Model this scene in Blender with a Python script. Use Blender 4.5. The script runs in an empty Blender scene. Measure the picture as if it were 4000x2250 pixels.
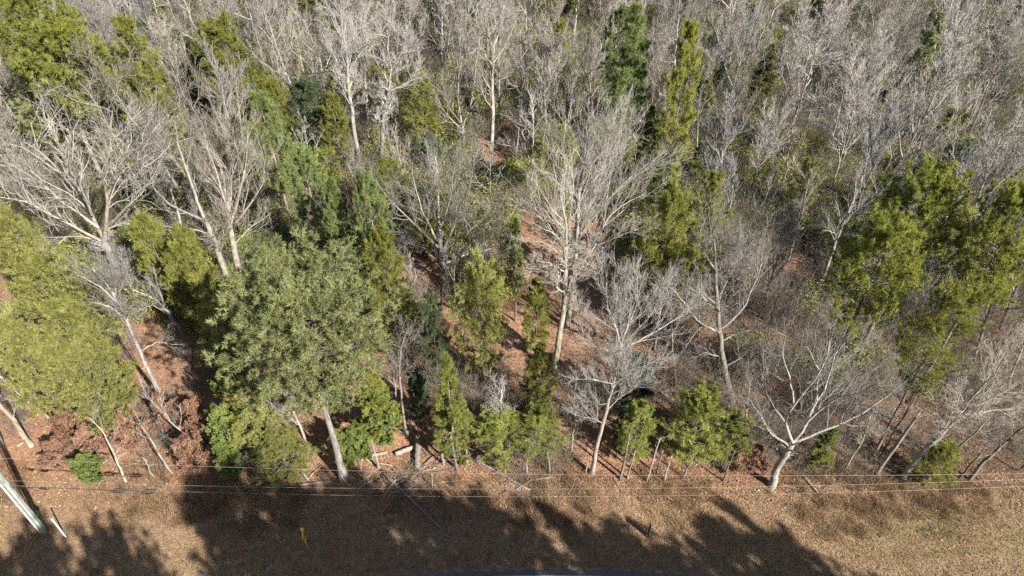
import bpy, math
import numpy as np
from mathutils import Vector
rng = np.random.default_rng(11)
sc = bpy.context.scene
COL = sc.collection

# ------------------------------------------------------------------ camera, sky, sun, exposure
H = 34.0                                   # drone height above the ground, metres
PITCH = math.radians(40)
cam = bpy.data.cameras.new('camera'); cam.lens = 24.0; cam.sensor_width = 36.0; cam.clip_start = .5; cam.clip_end = 2000
camo = bpy.data.objects.new('camera', cam); COL.objects.link(camo)
camo.location = (0, 0, H); camo.rotation_euler = (math.pi/2 - PITCH, 0, 0); sc.camera = camo
SUN_EL = math.radians(36); SUN_AZ = np.array([0.70, -0.714])      # direction on the ground towards the sun
w = bpy.data.worlds.new('World'); sc.world = w; w.use_nodes = True
nt = w.node_tree; bg = nt.nodes['Background']
sky = nt.nodes.new('ShaderNodeTexSky'); sky.sky_type = 'NISHITA'; sky.sun_disc = False
sky.sun_elevation = SUN_EL; sky.sun_rotation = math.atan2(SUN_AZ[0], SUN_AZ[1])
nt.links.new(sky.outputs[0], bg.inputs[0]); bg.inputs[1].default_value = 0.055
sl = bpy.data.lights.new('sun', 'SUN'); sl.energy = 5.0; sl.angle = math.radians(.53); sl.color = (1, .955, .89)
so = bpy.data.objects.new('sun', sl); COL.objects.link(so)
so.rotation_euler = Vector((-SUN_AZ[0]*math.cos(SUN_EL), -SUN_AZ[1]*math.cos(SUN_EL), -math.sin(SUN_EL))).to_track_quat('-Z', 'Y').to_euler()
so.location = (20, -20, 60)
vs = sc.view_settings; vs.view_transform = 'Standard'; vs.look = 'None'; vs.gamma = 1; vs.exposure = 1.6; vs.use_curve_mapping = False
sc.cycles.max_bounces = 4; sc.cycles.diffuse_bounces = 2; sc.cycles.glossy_bounces = 1; sc.cycles.transmission_bounces = 2; sc.cycles.transparent_max_bounces = 2
sc.cycles.use_denoising = False; sc.cycles.adaptive_threshold = .025; sc.cycles.caustics_reflective = False; sc.cycles.caustics_refractive = False


# ------------------------------------------------------------------ survey: picture measurements -> places on the site
CP, SP, F = math.cos(PITCH), math.sin(PITCH), 4000*24/36
def ray(px, py):
    u = (px-2000)/F; v = (1125-py)/F
    return np.array([u, CP+v*SP, -SP+v*CP])
def G(px, py, z=0.0):
    d = ray(px, py); t = (H-z)/-d[2]
    return np.array([0, 0, H]) + t*d
def atY(px, py, Y):
    d = ray(px, py); return np.array([0, 0, H]) + d*(Y/d[1])
def proj(p):
    x, y, z = p[0], p[1], p[2]-H
    f = y*CP - z*SP; u = y*SP + z*CP
    return 2000+F*x/f, 1125-F*u/f
def depth(p): return p[1]*CP - (p[2]-H)*SP
def gz(x, y):
    k = np.clip((np.asarray(y)-22)/8, 0, 1)
    return k*(.16*np.sin(.31*x+1.3*np.sin(.11*y))*np.cos(.27*y+.5) + .07*np.sin(.9*x+.4*y))
def nrm(a): return a/np.maximum(np.linalg.norm(a, axis=-1, keepdims=True), 1e-9)

# ------------------------------------------------------------------ materials
def nodes(name):
    m = bpy.data.materials.new(name); m.use_nodes = True
    return m, m.node_tree, m.node_tree.nodes['Principled BSDF']
def N(t, kind, **kw):
    n = t.nodes.new(kind)
    for k, v in kw.items():
        if k in n.inputs: n.inputs[k].default_value = v
        else: setattr(n, k, v)
    return n
def ramp(t, fac, cols):
    r = t.nodes.new('ShaderNodeValToRGB'); e = r.color_ramp.elements
    while len(e) < len(cols): e.new(.5)
    for el, (p, c) in zip(e, cols): el.position = p; el.color = (*c, 1)
    t.links.new(fac, r.inputs[0]); return r.outputs[0]
def mix(t, fac, a, b, mode='MIX'):
    m = t.nodes.new('ShaderNodeMix'); m.data_type = 'RGBA'; m.blend_type = mode
    for s, v in ((m.inputs[0], fac), (m.inputs[6], a), (m.inputs[7], b)):
        if hasattr(v, 'links'): t.links.new(v, s)
        else: s.default_value = v if isinstance(v, float) else (*v, 1)
    return m.outputs[2]
def noise(t, scale, detail=3, vec=None, rough=.55):
    n = N(t, 'ShaderNodeTexNoise', Scale=scale, Detail=detail, Roughness=rough)
    if vec is not None: t.links.new(vec, n.inputs['Vector'])
    return n.outputs[0]
def wpos(t): return t.nodes.new('ShaderNodeNewGeometry').outputs['Position']
def bark(name, c0, c1, c2, lichen, amt):
    m, t, b = nodes(name)
    pos = wpos(t); mp = N(t, 'ShaderNodeMapping'); mp.inputs['Scale'].default_value = (1, 1, .25); t.links.new(pos, mp.inputs[0])
    f = noise(t, 9, 4, mp.outputs[0]); g = noise(t, 1.7, 3, pos)
    c = ramp(t, f, [(.3, c0), (.5, c1), (.72, c2)])
    lf = N(t, 'ShaderNodeMapRange'); lf.inputs[1].default_value = .52; lf.inputs[2].default_value = .66; lf.inputs[4].default_value = amt
    t.links.new(g, lf.inputs[0]); c = mix(t, lf.outputs[0], c, lichen)
    oi = t.nodes.new('ShaderNodeObjectInfo'); hv = N(t, 'ShaderNodeHueSaturation')
    mr = N(t, 'ShaderNodeMapRange'); mr.inputs[3].default_value = .6; mr.inputs[4].default_value = 1.2; t.links.new(oi.outputs['Random'], mr.inputs[0])
    t.links.new(mr.outputs[0], hv.inputs['Value']); t.links.new(c, hv.inputs['Color'])
    fr = N(t, 'ShaderNodeMath', operation='MULTIPLY'); fr.inputs[1].default_value = 7.31; t.links.new(oi.outputs['Random'], fr.inputs[0]); fr2 = N(t, 'ShaderNodeMath', operation='FRACT'); t.links.new(fr.outputs[0], fr2.inputs[0])
    sr = N(t, 'ShaderNodeMapRange'); sr.inputs[3].default_value = .55; sr.inputs[4].default_value = 1.45; t.links.new(fr2.outputs[0], sr.inputs[0]); t.links.new(sr.outputs[0], hv.inputs['Saturation'])
    t.links.new(hv.outputs[0], b.inputs['Base Color']); b.inputs['Roughness'].default_value = .9; b.inputs['Specular IOR Level'].default_value = .2
    bp = N(t, 'ShaderNodeBump', Strength=.5, Distance=.02); t.links.new(f, bp.inputs['Height']); t.links.new(bp.outputs[0], b.inputs['Normal'])
    return m
def foliage(name, dark, mid, light, transl=.3, clump=.9):
    m, t, b = nodes(name); g = t.nodes.new('ShaderNodeNewGeometry')
    n = noise(t, clump, 3, g.outputs['Position'])
    mm = N(t, 'ShaderNodeMath', operation='MULTIPLY_ADD'); mm.inputs[1].default_value = .55; t.links.new(g.outputs['Random Per Island'], mm.inputs[0])
    sub = N(t, 'ShaderNodeMath', operation='MULTIPLY_ADD'); sub.inputs[1].default_value = 1.3; sub.inputs[2].default_value = -.42; t.links.new(n, sub.inputs[0]); t.links.new(sub.outputs[0], mm.inputs[2])
    c = ramp(t, mm.outputs[0], [(.12, dark), (.5, mid), (.9, light)])
    oi = t.nodes.new('ShaderNodeObjectInfo'); hv = N(t, 'ShaderNodeHueSaturation')
    mr = N(t, 'ShaderNodeMapRange'); mr.inputs[3].default_value = .8; mr.inputs[4].default_value = 1.2; t.links.new(oi.outputs['Random'], mr.inputs[0])
    t.links.new(mr.outputs[0], hv.inputs['Value']); t.links.new(c, hv.inputs['Color']); c = hv.outputs[0]
    t.links.new(c, b.inputs['Base Color']); b.inputs['Roughness'].default_value = .6; b.inputs['Specular IOR Level'].default_value = .25
    tr = N(t, 'ShaderNodeBsdfTranslucent'); t.links.new(c, tr.inputs[0]); ms = N(t, 'ShaderNodeMixShader'); ms.inputs[0].default_value = transl
    t.links.new(b.outputs[0], ms.inputs[1]); t.links.new(tr.outputs[0], ms.inputs[2]); t.links.new(ms.outputs[0], t.nodes['Material Output'].inputs[0])
    return m
def plain(name, col, rough=.6, metal=0., var=.15, scale=6):
    m, t, b = nodes(name); n = noise(t, scale, 4, wpos(t))
    c = ramp(t, n, [(.3, tuple(v*(1-var) for v in col)), (.7, tuple(min(1, v*(1+var)) for v in col))])
    t.links.new(c, b.inputs['Base Color']); b.inputs['Roughness'].default_value = rough; b.inputs['Metallic'].default_value = metal
    return m
M = {}
M['pale'] = bark('pale_bark', (.12, .10, .08), (.27, .24, .203), (.40, .365, .315), (.21, .215, .17), .55)
M['grey'] = bark('grey_bark', (.115, .10, .082), (.24, .215, .18), (.35, .32, .275), (.22, .23, .18), .6)
M['brown'] = bark('brown_bark', (.08, .062, .05), (.16, .13, .105), (.25, .21, .175), (.18, .185, .14), .3)
M['pinebark'] = bark('pine_bark', (.085, .065, .053), (.175, .142, .12), (.26, .22, .19), (.20, .18, .155), .4)
M['twig'] = bark('twig_bark', (.145, .127, .106), (.262, .24, .21), (.375, .35, .315), (.23, .235, .195), .5)
M['twigwarm'] = bark('reddish_twig_bark', (.15, .128, .106), (.255, .226, .194), (.35, .318, .28), (.25, .245, .21), .4)
M['twigdark'] = bark('dark_twig_bark', (.09, .078, .064), (.165, .15, .125), (.24, .225, .195), (.17, .175, .14), .5)
M['bleached'] = bark('bleached_wood', (.20, .17, .135), (.36, .32, .27), (.50, .46, .40), (.27, .235, .19), .5)
M['deadwood'] = bark('weathered_dead_wood', (.10, .08, .07), (.19, .165, .145), (.28, .25, .225), (.21, .205, .175), .3)
M['pine'] = foliage('pine_needles', (.10, .125, .038), (.285, .315, .12), (.45, .455, .23), .5, 1.1)
M['pineyellow'] = foliage('yellow_green_pine_needles', (.085, .11, .018), (.25, .275, .05), (.41, .40, .105), .5, 1.1)
M['pineblue'] = foliage('fresh_green_pine_needles', (.08, .12, .035), (.215, .27, .085), (.36, .39, .16), .5, 1.1)
M['cedar'] = foliage('cedar_sprays', (.08, .095, .017), (.225, .24, .044), (.36, .345, .095), .45, 1.7)
M['cedarolive'] = foliage('olive_cedar_sprays', (.10, .105, .028), (.26, .265, .07), (.40, .38, .14), .45, 1.7)
M['cedarbright'] = foliage('bright_cedar_sprays', (.085, .105, .02), (.235, .26, .055), (.37, .37, .12), .45, 1.7)
M['holly'] = foliage('holly_leaves', (.045, .07, .015), (.135, .175, .038), (.24, .27, .085), .4, 1.6)
M['hollydark'] = foliage('dark_evergreen_leaves', (.025, .042, .02), (.065, .092, .042), (.15, .175, .09), .3, 1.6)
M['russet'] = foliage('russet_dead_leaves', (.13, .06, .036), (.26, .14, .088), (.38, .25, .17), .4, 1.2)
M['litterleaf'] = foliage('fallen_leaves', (.13, .06, .032), (.30, .162, .092), (.47, .31, .195), .1, .5)
M['grass'] = foliage('dry_verge_grass', (.11, .072, .038), (.225, .15, .084), (.35, .25, .15), .3, 1.6)
M['brush'] = bark('brush_stems', (.09, .075, .058), (.17, .147, .118), (.265, .237, .195), (.16, .165, .12), .5)

# ------------------------------------------------------------------ geometry collectors
class Geo:
    def __init__(s): s.v = []; s.q = []; s.t = []; s.n = 0; s.sm = False
    def add(s, v, q=None, t=None):
        v = np.asarray(v, float).reshape(-1, 3); s.v.append(v)
        if q is not None: s.q.append(np.asarray(q).reshape(-1, 4)+s.n)
        if t is not None: s.t.append(np.asarray(t).reshape(-1, 3)+s.n)
        s.n += len(v); return s
    def tris(s, V): n = V.reshape(-1, 3).shape[0]; return s.add(V, t=np.arange(n).reshape(-1, 3))
    def quads(s, V): n = V.reshape(-1, 3).shape[0]; return s.add(V, q=np.arange(n).reshape(-1, 4))
    def tubes(s, P, R, S=6, cap=False):
        P = np.asarray(P, float); R = np.asarray(R, float)
        if P.ndim == 2: P = P[None]; R = R[None]
        Nn, K, _ = P.shape
        T = nrm(np.gradient(P, axis=1))
        ref = np.where(np.abs(nrm(P[:, -1]-P[:, 0])[:, 2:3]) > .8, np.array([[1., .2, 0]]), np.array([[.1, 0, 1.]]))[:, None]
        A = nrm(np.cross(T, ref)); B = np.cross(T, A)
        a = np.arange(S)*2*math.pi/S
        V = P[:, :, None]+R[:, :, None, None]*(np.cos(a)[:, None]*A[:, :, None]+np.sin(a)[:, None]*B[:, :, None])
        i = np.arange(Nn)[:, None, None]*K*S; k = np.arange(K-1)[None, :, None]*S; j = np.arange(S)[None, None]; j2 = (j+1) % S
        q = np.stack([i+k+j, i+k+j2, i+k+S+j2, i+k+S+j], -1)
        if cap:
            C = np.concatenate([P[:, 0], P[:, -1]]); base = Nn*K*S; tt = []
            for n in range(Nn):
                for jj in range(S):
                    tt.append((base+n, n*K*S+(jj+1) % S, n*K*S+jj)); tt.append((base+Nn+n, n*K*S+(K-1)*S+jj, n*K*S+(K-1)*S+(jj+1) % S))
            s.add(np.concatenate([V.reshape(-1, 3), C]), q, tt)
        else: s.add(V, q)
        s.sm = True; return s
    def spikes(s, P, R):                       # thin three-sided shoots that end in a point
        Nn, K, _ = P.shape; T = nrm(P[:, -1]-P[:, 0]); A = nrm(np.cross(T, nrm(rng.normal(size=T.shape)))); B = np.cross(T, A)
        a = np.arange(3)*2*math.pi/3; D = np.cos(a)[:, None]*A[:, None]+np.sin(a)[:, None]*B[:, None]
        V = P[:, :-1, None]+R[:, :-1, None, None]*D[:, None]
        V = np.concatenate([V.reshape(Nn, (K-1)*3, 3), P[:, -1:]], 1); m = (K-1)*3+1
        i = np.arange(Nn)[:, None, None]*m; j = np.arange(3)[None, None]; j2 = (j+1) % 3
        q = None
        if K > 2:
            k = np.arange(K-2)[None, :, None]*3; q = np.stack([i+k+j, i+k+j2, i+k+3+j2, i+k+3+j], -1)
        o = (K-2)*3; t = np.stack([i+o+j, i+o+j2, i+m-1+0*j], -1)
        return s.add(V, q, t)
    def box(s, c, d, rot=None):
        v = np.array([[x, y, z] for x in (-.5, .5) for y in (-.5, .5) for z in (-.5, .5)])*np.array(d)
        if rot is not None: v = v@np.asarray(rot).T
        return s.add(v+np.array(c), [(0, 1, 3, 2), (4, 6, 7, 5), (0, 4, 5, 1), (2, 3, 7, 6), (0, 2, 6, 4), (1, 5, 7, 3)])
    def mesh(s, name, mat):
        V = np.concatenate(s.v).astype(np.float32); Q = np.concatenate(s.q) if s.q else np.zeros((0, 4), int); T = np.concatenate(s.t) if s.t else np.zeros((0, 3), int)
        me = bpy.data.meshes.new(name); me.vertices.add(len(V)); me.vertices.foreach_set('co', V.ravel())
        me.loops.add(Q.size+T.size); me.loops.foreach_set('vertex_index', np.concatenate([Q.ravel(), T.ravel()]).astype(np.int32))
        me.polygons.add(len(Q)+len(T)); me.polygons.foreach_set('loop_start', np.concatenate([np.arange(len(Q))*4, Q.size+np.arange(len(T))*3]).astype(np.int32))
        if s.sm: me.polygons.foreach_set('use_smooth', np.ones(len(Q)+len(T), bool))
        me.update(); me.validate(); me.materials.append(mat); return me
def link(name, me, parent=None, loc=None):
    o = bpy.data.objects.new(name, me); COL.objects.link(o)
    if parent is not None: o.parent = parent
    if loc is not None: o.location = loc
    return o
def tag(o, label=None, cat=None, group=None, kind=None):
    if label: o['label'] = label
    if cat: o['category'] = cat
    if group: o['group'] = group
    if kind: o['kind'] = kind
    return o
def empty(name, loc, label, cat, group=None):
    o = link(name, None, None, tuple(map(float, loc))); o.empty_display_size = .3; return tag(o, label, cat, group)

# ------------------------------------------------------------------ growth
def resample(p, K):
    p = np.asarray(p, float); d = np.r_[0, np.cumsum(np.linalg.norm(np.diff(p, axis=0), axis=1))]
    s = np.linspace(0, d[-1], K); return np.stack([np.interp(s, d, p[:, i]) for i in range(3)], 1), d[-1]
def crook(P, amt):
    K = len(P); n = rng.normal(size=(K, 3))*amt; n[0] = 0
    n = np.cumsum(n, 0); n -= np.linspace(0, 1, K)[:, None]*n[-1]
    return P+n
def child(PP, PR, PL, k, t0, t1, a0, a1, l0, l1, K, wob, up, rs=.6, taper=.3, short=.5, rmin=.003):
    Nn, KP, _ = PP.shape
    t = t0+(t1-t0)*(np.arange(k)[None]+rng.random((Nn, k)))/k
    f = t*(KP-1); i = np.minimum(f.astype(int), KP-2); fr = (f-i)[..., None]; n = np.arange(Nn)[:, None]
    p0 = PP[n, i]*(1-fr)+PP[n, i+1]*fr; T = nrm(PP[n, i+1]-PP[n, i]); r = (PR[n, i]*(1-fr[..., 0])+PR[n, i+1]*fr[..., 0])*rs*rng.uniform(.75, 1.1, (Nn, k))
    perp = nrm(np.cross(T, nrm(rng.normal(size=T.shape)))); a = rng.uniform(a0, a1, (Nn, k, 1))
    d = nrm(np.cos(a)*T+np.sin(a)*perp+np.array([0, 0, up]))
    L = PL[:, None]*rng.uniform(l0, l1, (Nn, k))*(1-short*t)
    p0, d, L, r = p0.reshape(-1, 3), d.reshape(-1, 3), L.ravel(), np.maximum(r.ravel(), rmin)
    P = [p0]; st = (L/(K-1))[:, None]
    for _ in range(K-1):
        d = nrm(d+wob*rng.normal(size=d.shape)+np.array([0, 0, up*.35])); P.append(P[-1]+d*st)
    return np.stack(P, 1), r[:, None]*np.linspace(1, taper, K)[None], L
STYLE = {'oak': dict(a=(.42, .9), up=.14, wob=.2, k2=9, k3=6, k4=4, k5=2, l2=(.40, .66)),
         'vase': dict(a=(.32, .7), up=.22, wob=.13, k2=9, k3=6, k4=4, k5=2, l2=(.42, .68)),
         'fine': dict(a=(.35, .8), up=.18, wob=.12, k2=8, k3=6, k4=4, k5=2, l2=(.40, .66))}
def twigs(L0, R0, N0, style, thin=1.0, full=1.0, far=False):
    """secondary branches, branchlets and twigs on the limbs L0; far: stouter shoots and fewer of them"""
    s = STYLE[style]; g = Geo(); f = (1.8 if far else 1.)*thin
    k = lambda n: max(2, int(round(n*full)))
    A = child(L0, R0, N0, k(s['k2']), .15, 1., *s['a'], *s['l2'], 6, s['wob'], s['up'], .55, .36, rmin=.0125*f); g.tubes(A[0], A[1], 4)
    B = child(*A, k(s['k3']-far), .12, 1., *s['a'], .40, .72, 4, s['wob'], s['up'], .62, .46, .4, .0088*f); g.tubes(B[0], B[1], 3)
    C = child(*B, 3 if far else k(s['k4']), .1, 1., *s['a'], .45, .8, 3, s['wob']*.8, s['up'], .72, .55, .3, .0068*f); g.spikes(C[0], C[1])
    if not far:
        D = child(C[0], C[1], C[2], 1 if thin < 1 else 2, .15, 1., .3, .8, .45, .85, 2, .15, s['up'], .7, .5, .3, .0046*f); g.spikes(D[0], D[1])
    g.sm = True
    return g
def flare(P, R, f=1.5):
    P = np.asarray(P); z = np.linalg.norm(P-P[0], axis=1); return R*(1+(f-1)*np.exp(-z/.5))
def bare_proto(h, style, spread, fork, nl, r, lean=0., full=1.0, thin=1.0):
    base = np.array([0, 0, -.3]); top = np.array([lean*h, 0, h*rng.uniform(.8, .92)])
    P, L = resample([base, base+(top-base)*.4+rng.normal(size=3)*[.2, .2, 0], top], 14); P = crook(P, .05*h/12)
    R = flare(P, r*np.linspace(1, .12, 14)**.9, 1.45); g = Geo().tubes(P, R, 9)
    t = np.linspace(fork, .97, nl); az = np.arange(nl)*2.4+rng.random()*6; limbs = []; lr = []; ll = []
    for ti, a in zip(t, az):
        f = ti*13; i = min(int(f), 12); p0 = P[i]*(1-f+i)+P[i+1]*(f-i); r0 = np.interp(ti, np.linspace(0, 1, 14), R)*.72
        Lb = h*spread*rng.uniform(.75, 1.15)*(1.15-.7*(ti-fork)/(1-fork+.01)); e = {'oak': .45, 'vase': .95, 'fine': .8}[style]+.4*(ti-fork)+rng.normal()*.12
        d = np.array([math.cos(a)*math.cos(e), math.sin(a)*math.cos(e), math.sin(e)]); pts = [p0]; n = 8
        for _ in range(n): d = nrm(d+rng.normal(size=3)*{'oak': .24, 'vase': .11, 'fine': .10}[style]+[0, 0, .1]); pts.append(pts[-1]+d*Lb/n)
        limbs.append(resample(pts, 10)[0]); lr.append(r0*np.linspace(1, .32, 10)); ll.append(Lb)
    top_limb = resample(P[8:], 10)[0]; limbs.append(top_limb); lr.append(np.maximum(R[-1], .02)*np.linspace(1.4, .8, 10)); ll.append(h*.3)
    L0, R0, N0 = np.array(limbs), np.array(lr), np.array(ll)
    c = twigs(L0, R0, N0, style, thin, full, far=True); c.tubes(L0[:-1], R0[:-1], 6)
    return g, c
def conifer(h, cb, rad, kind, nb=64, dens=1.0, prof='round', tr=.2):
    """trunk, branches and foliage of a pine (tufts), cedar (sprays) or broad evergreen (leaves)"""
    P, _ = resample([[0, 0, -.3], rng.normal(size=3)*[.15, .15, 0]+[0, 0, h*.5], [0, 0, h*.97]], 10); P = crook(P, .03*h/10)
    R = flare(P, tr*np.linspace(1, .1, 10), 1.5); g = Geo().tubes(P, R, 10)
    t = cb+(1-cb)*(np.arange(nb)+rng.random(nb))/nb; nw = 9 if kind == 'cedar' else 14; t = np.where(rng.random(nb) < .75, cb+(1-cb)*(np.round((t-cb)/(1-cb)*nw)/nw), t); t = np.clip(t+rng.normal(size=nb)*.006, cb, .985); az = np.arange(nb)*2.4+rng.normal(size=nb)*.3; s = (t-cb)/(1-cb)
    if prof == 'round': pr = np.sqrt(np.clip(1-(1.9*s-.82)**2/1.25, .06, 1))
    elif prof == 'cone': pr = (1-s)**.75*.95+.07
    elif prof == 'flat': pr = np.sqrt(np.clip(1-(1.6*s-.85)**2, .1, 1))
    else: pr = np.clip(np.sin(np.pi*np.clip(.18+.80*s, 0, 1)), .1, 1)**.7
    Lb = rad*pr*rng.uniform(.72, 1.12, nb); el = {'pine': -.12, 'cedar': -.02, 'leaf': .25}[kind]+.95*s**1.6+rng.normal(size=nb)*.1
    p0 = np.stack([np.interp(t*h, P[:, 2], P[:, i]) for i in range(3)], 1); r0 = np.interp(t*h, P[:, 2], R)*.42
    d = np.stack([np.cos(az)*np.cos(el), np.sin(az)*np.cos(el), np.sin(el)], 1); pts = [p0]
    for _ in range(6): d = nrm(d+rng.normal(size=d.shape)*.10+[0, 0, .07]); pts.append(pts[-1]+d*(Lb/6)[:, None])
    L0 = np.stack(pts, 1); R0 = np.minimum(r0, .07)[:, None]*np.linspace(1, .25, 7)[None]; b = Geo().tubes(L0, R0, 5)
    k2 = 7 if kind == 'pine' else 9
    A = child(L0, R0, Lb, k2, .22, 1., .45, 1.0, .28, .5, 4, .14, .10, .5, .4, .45, .006); b.tubes(A[0], A[1], 3)
    c = Geo()
    if kind == 'pine':
        B = child(*A, max(2, int(round(3*dens))), .4, 1., .4, .9, .35, .6, 2, .1, .15, .6, .5, .3, .004); b.spikes(B[0], B[1])
        C = np.concatenate([A[0][:, -1], B[0][:, -1], L0[:, -1]]); X = np.concatenate([A[0][:, -1]-A[0][:, -2], B[0][:, -1]-B[0][:, 0], L0[:, -1]-L0[:, -2]])
        X = nrm(nrm(X)+[0, 0, .45]); n = 24; sz = rng.uniform(.75, 1.25, (len(C), 1))
        D = nrm(X[:, None]*rng.uniform(.15, 1.0, (len(C), n, 1))+.52*rng.normal(size=(len(C), n, 3)))
        Ln = (rng.uniform(.2, .33, (len(C), n))*sz)[..., None]; W = .5*.042*nrm(np.cross(D, rng.normal(size=D.shape)))
        B0 = C[:, None]-X[:, None]*rng.uniform(0, .12, (len(C), n, 1)); c.tris(np.stack([B0-W, B0+W, B0+D*Ln], 2))
    elif kind == 'cedar':
        B = child(*A, 4, .15, 1., .4, .95, .4, .7, 3, .12, .06, .6, .5, .3, .004); b.spikes(B[0], B[1])
        for Q, n in ((B, int(26*dens)), (A, int(20*dens))):
            t = rng.uniform(.15, 1.05, (len(Q[0]), n, 1)); p = Q[0][:, None, 0]*(1-t)+Q[0][:, None, -1]*t
            X = nrm(Q[0][:, -1]-Q[0][:, 0])[:, None]; D = nrm(X*rng.uniform(.3, 1.2, t.shape)+rng.normal(size=p.shape)*[.55, .55, .25]); p = p+rng.normal(size=p.shape)*.035
            Ln = rng.uniform(.12, .26, t.shape); W = nrm(np.cross(D, rng.normal(size=D.shape)*[.4, .4, 1]))*rng.uniform(.010, .019, t.shape)
            c.tris(np.stack([p-W, p+W, p+D*Ln], 2))
    else:
        B = child(*A, 5, .15, 1., .4, .95, .4, .8, 3, .15, .12, .6, .5, .3, .004); b.spikes(B[0], B[1])
        n = int(15*dens); t = rng.uniform(.1, 1.05, (len(B[0]), n, 1)); p = B[0][:, None, 0]*(1-t)+B[0][:, None, -1]*t+rng.normal(size=(len(B[0]), n, 3))*.05
        D = nrm(rng.normal(size=p.shape)*[1, 1, .5]); W = nrm(np.cross(D, rng.normal(size=D.shape)*[.6, .6, 1.2])); Ln = rng.uniform(.05, .085, t.shape)
        c.quads(np.stack([p-D*Ln, p+W*Ln*.5, p+D*Ln, p-W*Ln*.5], 2))
    return g, b, c

# ------------------------------------------------------------------ ground, verge, road
def ground_mat():
    m, t, b = nodes('leaf_litter_and_dry_verge')
    pos = wpos(t); sx = t.nodes.new('ShaderNodeSeparateXYZ'); t.links.new(pos, sx.inputs[0])
    big, med, fine, vf = noise(t, .16, 4, pos), noise(t, 1.1, 4, pos), noise(t, 7, 5, pos, .65), noise(t, 11, 5, pos, .75)
    lit = ramp(t, fine, [(.28, (.085, .043, .024)), (.45, (.215, .117, .068)), (.58, (.31, .182, .11)), (.75, (.43, .285, .185))])
    lit = mix(t, ramp(t, med, [(.38, (0, 0, 0)), (.68, (.55, .55, .55))]), lit, (.15, .085, .056))
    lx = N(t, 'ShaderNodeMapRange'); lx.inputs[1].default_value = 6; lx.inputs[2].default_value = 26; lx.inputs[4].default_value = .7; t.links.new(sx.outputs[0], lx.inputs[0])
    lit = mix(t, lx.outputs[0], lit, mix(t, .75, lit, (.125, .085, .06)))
    gr = ramp(t, vf, [(.22, (.12, .076, .043)), (.45, (.20, .132, .077)), (.6, (.265, .18, .108)), (.82, (.35, .25, .158))])
    gr = mix(t, ramp(t, med, [(.42, (0, 0, 0)), (.72, (.5, .5, .5))]), gr, (.20, .12, .07))
    # greener turf towards the right of the verge
    gx = N(t, 'ShaderNodeMapRange'); gx.inputs[1].default_value = 8; gx.inputs[2].default_value = 24; gx.inputs[4].default_value = .85; t.links.new(sx.outputs[0], gx.inputs[0])
    gm = N(t, 'ShaderNodeMath', operation='MULTIPLY'); t.links.new(gx.outputs[0], gm.inputs[0]); t.links.new(ramp(t, big, [(.4, (0, 0, 0)), (.6, (1, 1, 1))]), gm.inputs[1])
    gr = mix(t, gm.outputs[0], gr, (.11, .12, .04))
    mp = N(t, 'ShaderNodeMapping'); mp.inputs['Scale'].default_value = (.12, 1.5, 1); t.links.new(pos, mp.inputs[0])
    gr = mix(t, ramp(t, noise(t, 1.0, 4, mp.outputs[0]), [(.42, (0, 0, 0)), (.62, (.65, .65, .65))]), gr, (.255, .185, .115))
    gr = mix(t, ramp(t, noise(t, .55, 5, pos, .6), [(.50, (0, 0, 0)), (.66, (.7, .7, .7))]), gr, (.185, .105, .062))
    e = N(t, 'ShaderNodeMath', operation='MULTIPLY_ADD'); e.inputs[1].default_value = 3.4; t.links.new(med, e.inputs[0]); t.links.new(sx.outputs[1], e.inputs[2])
    e2 = N(t, 'ShaderNodeMapRange'); e2.inputs[1].default_value = 22.0; e2.inputs[2].default_value = 25.2; t.links.new(e.outputs[0], e2.inputs[0])
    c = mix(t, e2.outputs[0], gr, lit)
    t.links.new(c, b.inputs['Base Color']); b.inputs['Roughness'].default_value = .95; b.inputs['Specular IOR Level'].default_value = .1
    ad = N(t, 'ShaderNodeMath', operation='ADD'); t.links.new(fine, ad.inputs[0]); t.links.new(vf, ad.inputs[1])
    bp = N(t, 'ShaderNodeBump', Strength=.8, Distance=.06); t.links.new(ad.outputs[0], bp.inputs['Height']); t.links.new(bp.outputs[0], b.inputs['Normal'])
    return m
M['ground'] = ground_mat()
def sheet(xs, ys, zf):
    X, Y = np.meshgrid(xs, ys); Z = zf(X, Y); nx = len(xs); q = []
    i, j = np.meshgrid(np.arange(len(ys)-1), np.arange(nx-1), indexing='ij'); a = (i*nx+j).ravel()
    g = Geo(); g.add(np.stack([X, Y, Z], -1), np.stack([a, a+1, a+nx+1, a+nx], 1)); g.sm = True; return g
xs = np.r_[-900, -400, -200, np.arange(-110, 111, 1.1), 200, 400, 900]; ys = np.r_[-900, -300, -100, np.arange(-40, 130, 1.1), 200, 400, 900]
tag(link('ground', sheet(xs, ys, lambda x, y: gz(x, y)+0*x).mesh('ground', M['ground'])), kind='structure')
def asphalt():
    m, t, b = nodes('worn_asphalt'); pos = wpos(t)
    c = ramp(t, noise(t, 40, 3, pos), [(.3, (.045, .046, .048)), (.7, (.09, .092, .095))]); c = mix(t, ramp(t, noise(t, .5, 4, pos), [(.45, (0, 0, 0)), (.7, (.5, .5, .5))]), c, (.12, .12, .122))
    t.links.new(c, b.inputs['Base Color']); b.inputs['Roughness'].default_value = .85
    bp = N(t, 'ShaderNodeBump', Strength=.4, Distance=.01); t.links.new(noise(t, 60, 3, pos), bp.inputs['Height']); t.links.new(bp.outputs[0], b.inputs['Normal']); return m
M['asphalt'] = asphalt(); M['roadwhite'] = plain('road_paint_white', (.7, .7, .68), .7, 0, .25, 20); M['roadyellow'] = plain('road_paint_yellow', (.62, .42, .05), .7, 0, .25, 20)
E0 = G(2150, 2226)[1]                       # the road's far edge at its nearest bend
def road_edge(x): return E0-(x-G(2150, 2226)[0])**2/(2*120.)
rx = np.linspace(-60, 60, 401)
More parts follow.
